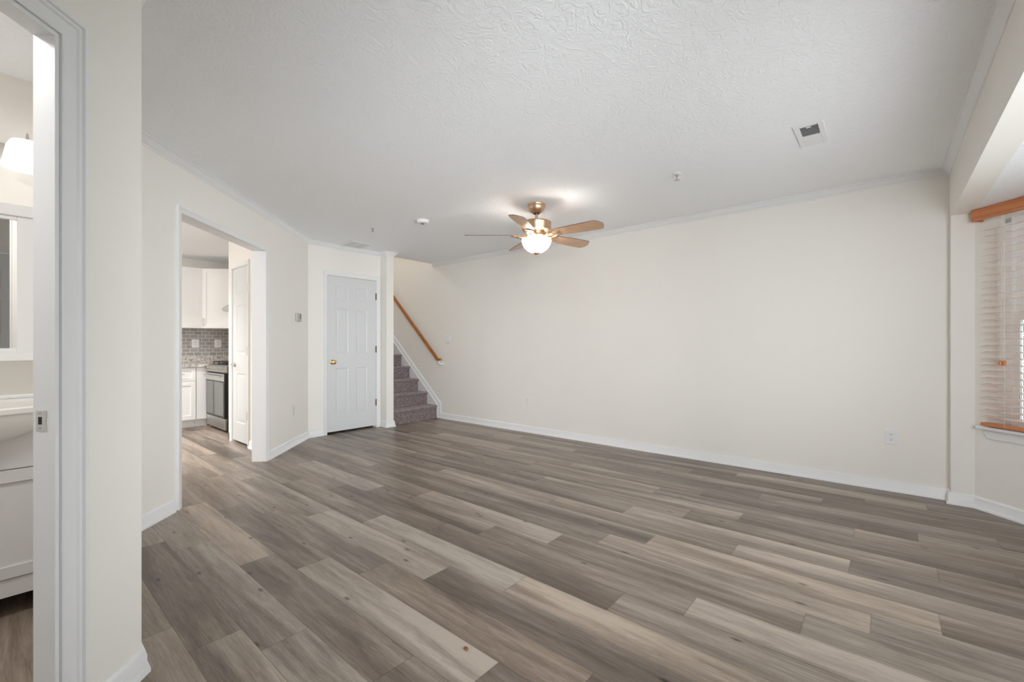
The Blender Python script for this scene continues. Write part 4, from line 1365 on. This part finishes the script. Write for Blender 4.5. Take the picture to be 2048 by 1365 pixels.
# ------------------------------------------------------------------ bay window
def window(name, p0, d, inward, L, label, mull=False):
    """p0: point on the interior face at s=0; d: unit dir; inward: unit normal into the room; hole s from a to b"""
    p0, d, n_ = Vector(p0), Vector(d), Vector(inward)
    a, b = L
    t = thing(name, label, 'window', (p0.x + d.x * (a + b) / 2, p0.y + d.y * (a + b) / 2, SILL), kind='structure')
    o = Vector(t.location)

    def f(s, c, z):
        q = p0 + d * s + n_ * c
        return (q.x - o.x, q.y - o.y, z - o.z)

    def bx(mb_, s0, s1, c0, c1, z0, z1):
        vs = [f(s, c, z) for z in (z0, z1) for c in (c0, c1) for s in (s0, s1)]
        mb_.add(vs, [(0, 2, 3, 1), (4, 5, 7, 6), (0, 1, 5, 4), (2, 6, 7, 3), (0, 4, 6, 2), (1, 3, 7, 5)])
    fr_ = MB()
    for (s0, s1, z0, z1) in ((a, a + 0.035, SILL, WTOP), (b - 0.035, b, SILL, WTOP), (a, b, SILL, SILL + 0.03), (a, b, WTOP - 0.03, WTOP)):
        bx(fr_, s0, s1, -0.129, -0.055, z0, z1)
    obj('window_frame', fr_, OUTWHITE, t)
    zm = 1.325
    spans = [(a + 0.035, b - 0.035)]
    if mull:
        mid = (a + b) / 2
        spans = [(a + 0.035, mid - 0.03), (mid + 0.03, b - 0.035)]
        q = MB(); bx(q, mid - 0.03, mid + 0.03, -0.129, -0.050, SILL + 0.03, WTOP - 0.03)
        obj('mullion', q, OUTWHITE, t)
    for (u, v) in spans:
        for (z0, z1, c0, c1) in ((SILL + 0.03, zm + 0.02, -0.085, -0.060), (zm - 0.02, WTOP - 0.03, -0.115, -0.090)):
            q = MB(); st = 0.042
            for (s0, s1, y0_, y1_) in ((u, u + st, z0, z1), (v - st, v, z0, z1), (u + st, v - st, z0, z0 + 0.04), (u + st, v - st, z1 - 0.04, z1)):
                bx(q, s0, s1, c0, c1, y0_, y1_)
            so = obj('sash', q, OUTWHITE, t)
            g_ = MB(); bx(g_, u + st, v - st, (c0 + c1) / 2 - 0.002, (c0 + c1) / 2 + 0.002, z0 + 0.04, z1 - 0.04)
            obj('pane', g_, GLASS, so)
    sl_ = MB(); bx(sl_, a - 0.10, b + 0.10, 0.0, 0.045, SILL - 0.022, SILL); bx(sl_, a, b, -0.055, 0.001, SILL - 0.022, SILL + 0.001)
    obj('window_sill', sl_, TRIM, t, bevel=0.005)
    ap = MB()
    pts = [(a - 0.085, SILL - 0.0225), (b + 0.085, SILL - 0.0225), (b + 0.050, SILL - 0.083), (a - 0.050, SILL - 0.083)]
    ap.prism(pts, lambda s, z: f(s, 0.0005, z), lambda s, z: f(s, 0.014, z))
    obj('apron', ap, TRIM, t, bevel=0.002)
    return t


nin = (-S2, S2)
dR = (-S2, -S2)
window('window_1', RB0, dR, nin, (0.135, LBAY - 0.135), 'white sash window in the right diagonal bay wall')
window('window_2', RB1, (-1, 0), (0, 1), (0.15, 1.89), 'white double window in the front bay wall', True)
window('window_3', (1.70, -1.19), (-S2, S2), (S2, S2), (0.135, LBAY - 0.135), 'white sash window in the left diagonal bay wall')

t = thing('added_fill_window', 'added tall white window in the unseen front wall, holding a fill light', 'window', (0.59, YF, 0.40), kind='structure')  # window frame added around the fill light, out of view
m = MB()
for (a, b, c, d) in ((-0.35, -0.31, 0, 1.70), (0.31, 0.35, 0, 1.70), (-0.31, 0.31, 0, 0.05), (-0.31, 0.31, 1.65, 1.70), (-0.31, 0.31, 0.83, 0.87)):
    m.box(a, -0.11, c, b, -0.05, d)
obj('window_frame', m, OUTWHITE, t)
obj('pane', MB().box(-0.31, -0.082, 0.05, 0.31, -0.078, 1.65), GLASS, t)

# venetian blind on window_1 (outside mount), local x along the wall, y into the room
B0, B1 = 0.078, LBAY - 0.078
t = thing('venetian_blind', 'wooden venetian blind with orange-brown valance on the right bay window', 'blind', (RB0[0] + dR[0] * B0, RB0[1] + dR[1] * B0, SILL), R(225))
# local +x = (-S2,-S2); local +y = (S2,-S2) = outward, so into the room is -y
bw = B1 - B0
zl = lambda z: z - SILL
vp = [(-0.068, 0.0), (-0.078, 0.004), (-0.080, 0.016), (-0.074, 0.022), (-0.074, 0.052), (-0.080, 0.060), (-0.082, 0.072), (-0.076, 0.080), (-0.066, 0.080), (-0.066, 0.0)]
vo_ = MB().prism(vp, lambda a, b: (-0.038, a, b + zl(1.988)), lambda a, b: (bw + 0.038, a, b + zl(1.988)))
for xx in (-0.038, bw + 0.026):
    vo_.box(xx, -0.068, zl(1.988), xx + 0.012, -0.001, zl(2.067))
obj('valance', vo_, BLINDW, t, smooth=True, label='orange-brown wooden valance')
obj('head_rail', MB().box(0, -0.060, zl(1.998), bw, -0.008, zl(2.040)), OUTWHITE, t)
m = MB()
nsl = 30
for i in range(nsl):
    z = 0.655 + i * 0.0436
    def zs(y, up, z=z):           # slats tilt slightly up towards the glass, crowned in the middle
        return zl(z) + (y + 0.033) * 0.15 + (0.0018 if abs(y + 0.033) < 0.01 else 0.0) + (0.0026 if up else 0)
    ys = (-0.058, -0.033, -0.008)
    vs = [(x, y, zs(y, u)) for u in (0, 1) for y in ys for x in (0, bw)]
    m.add(vs, [(0, 1, 3, 2), (2, 3, 5, 4), (6, 8, 9, 7), (8, 10, 11, 9), (0, 6, 7, 1), (4, 5, 11, 10), (0, 2, 8, 6), (2, 4, 10, 8), (1, 7, 9, 3), (3, 9, 11, 5)])
obj('slats', m, SLATW, t, label='row of thin orange wooden slats, their colour paled to show the wash of light')
obj('bottom_rail', MB().box(0, -0.060, zl(0.592), bw, -0.006, zl(0.616)), BLINDW, t, bevel=0.006, label='orange-brown bottom rail')
m = MB()
for xx in (0.14, bw / 2, bw - 0.14):
    for yy in (-0.0595, -0.0065):
        m.tube([(xx, yy, zl(0.60)), (xx, yy, zl(2.0))], 0.0009, 6)
obj('ladder_cords', m, PLASTC, t)
m = MB().tube([(0.131, -0.072, zl(1.03)), (0.131, -0.070, zl(1.99))], 0.0010, 6).tube([(0.144, -0.072, zl(1.03)), (0.144, -0.070, zl(1.99))], 0.0010, 6)
obj('pull_cord', m, PLASTC, t)
m = MB()
for xx in (0.127, 0.150):
    m.lathe([(0, zl(1.040)), (0.005, zl(1.039)), (0.010, zl(1.032)), (0.0112, zl(1.020)), (0.0105, zl(1.008)), (0.0, zl(1.006))], 14, (xx, -0.072, 0))
obj('cord_tassel', m, BLINDW, t, smooth=True)

# ------------------------------------------------------------------ small debris on the floor
LEAFPOS = (1.142, 1.193, 0.0003)
t = obj('leaf_scrap', MB().lathe([(0, 0.0), (0.006, 0.001), (0.008, 0.004), (0.005, 0.008), (0, 0.009)], 12).map(lambda x, y, z: (x, y * 1.3, z)), SOCKET, smooth=True,
        label='tiny brown scrap lying on the floor planks in the foreground', cat='debris', loc=LEAFPOS)

# ------------------------------------------------------------------ outside
struct('ground', MB().box(-14, -30, -0.60, 34, 14, -0.45), GRASS, 'lawn outside the bay window', 'lawn')
def shrub(label, x, y, h_, r_, seed):
    rnd = random.Random(seed)
    t = thing('shrub', label, 'shrub', (x, y, -0.45), group='green shrubs outside the window')
    st_ = MB()
    for k in range(6):
        a = rnd.uniform(0, 2 * PI)
        st_.tube([(0, 0, 0), (0.3 * r_ * math.cos(a), 0.3 * r_ * math.sin(a), h_ * 0.4), (0.7 * r_ * math.cos(a), 0.7 * r_ * math.sin(a), h_ * 0.8)], [0.04, 0.025, 0.01], 6)
    obj('stems', st_, BARK, t)
    m = MB()
    for k in range(3800):
        while True:
            p = Vector((rnd.uniform(-1, 1), rnd.uniform(-1, 1), rnd.uniform(-1, 1)))
            if 0.55 < p.length < 1: break
        p = Vector((p.x * r_, p.y * r_, h_ * 0.5 + p.z * h_ * 0.5))
        u = Vector((rnd.gauss(0, 1), rnd.gauss(0, 1), rnd.gauss(0, 1))).normalized()
        v = u.orthogonal().normalized()
        s = rnd.uniform(0.04, 0.08)
        m.add([p - u * s, p + v * s * 0.45, p + u * s, p - v * s * 0.45], [(0, 1, 2, 3)])
    obj('foliage', m, LEAF, t)


shrub('green leafy shrub outside, seen through the lower blind slats', 8.6, -2.0, 2.3, 1.1, 4)
shrub('larger green shrub further from the window outside', 12.5, -4.2, 3.2, 1.6, 9)

# ------------------------------------------------------------------ upstairs light
area('upstairs_light', (3.82, 8.6, 4.85), (0.1, -0.7, -0.7), 0.16, 0.16, 34, (1.0, 0.985, 0.965))
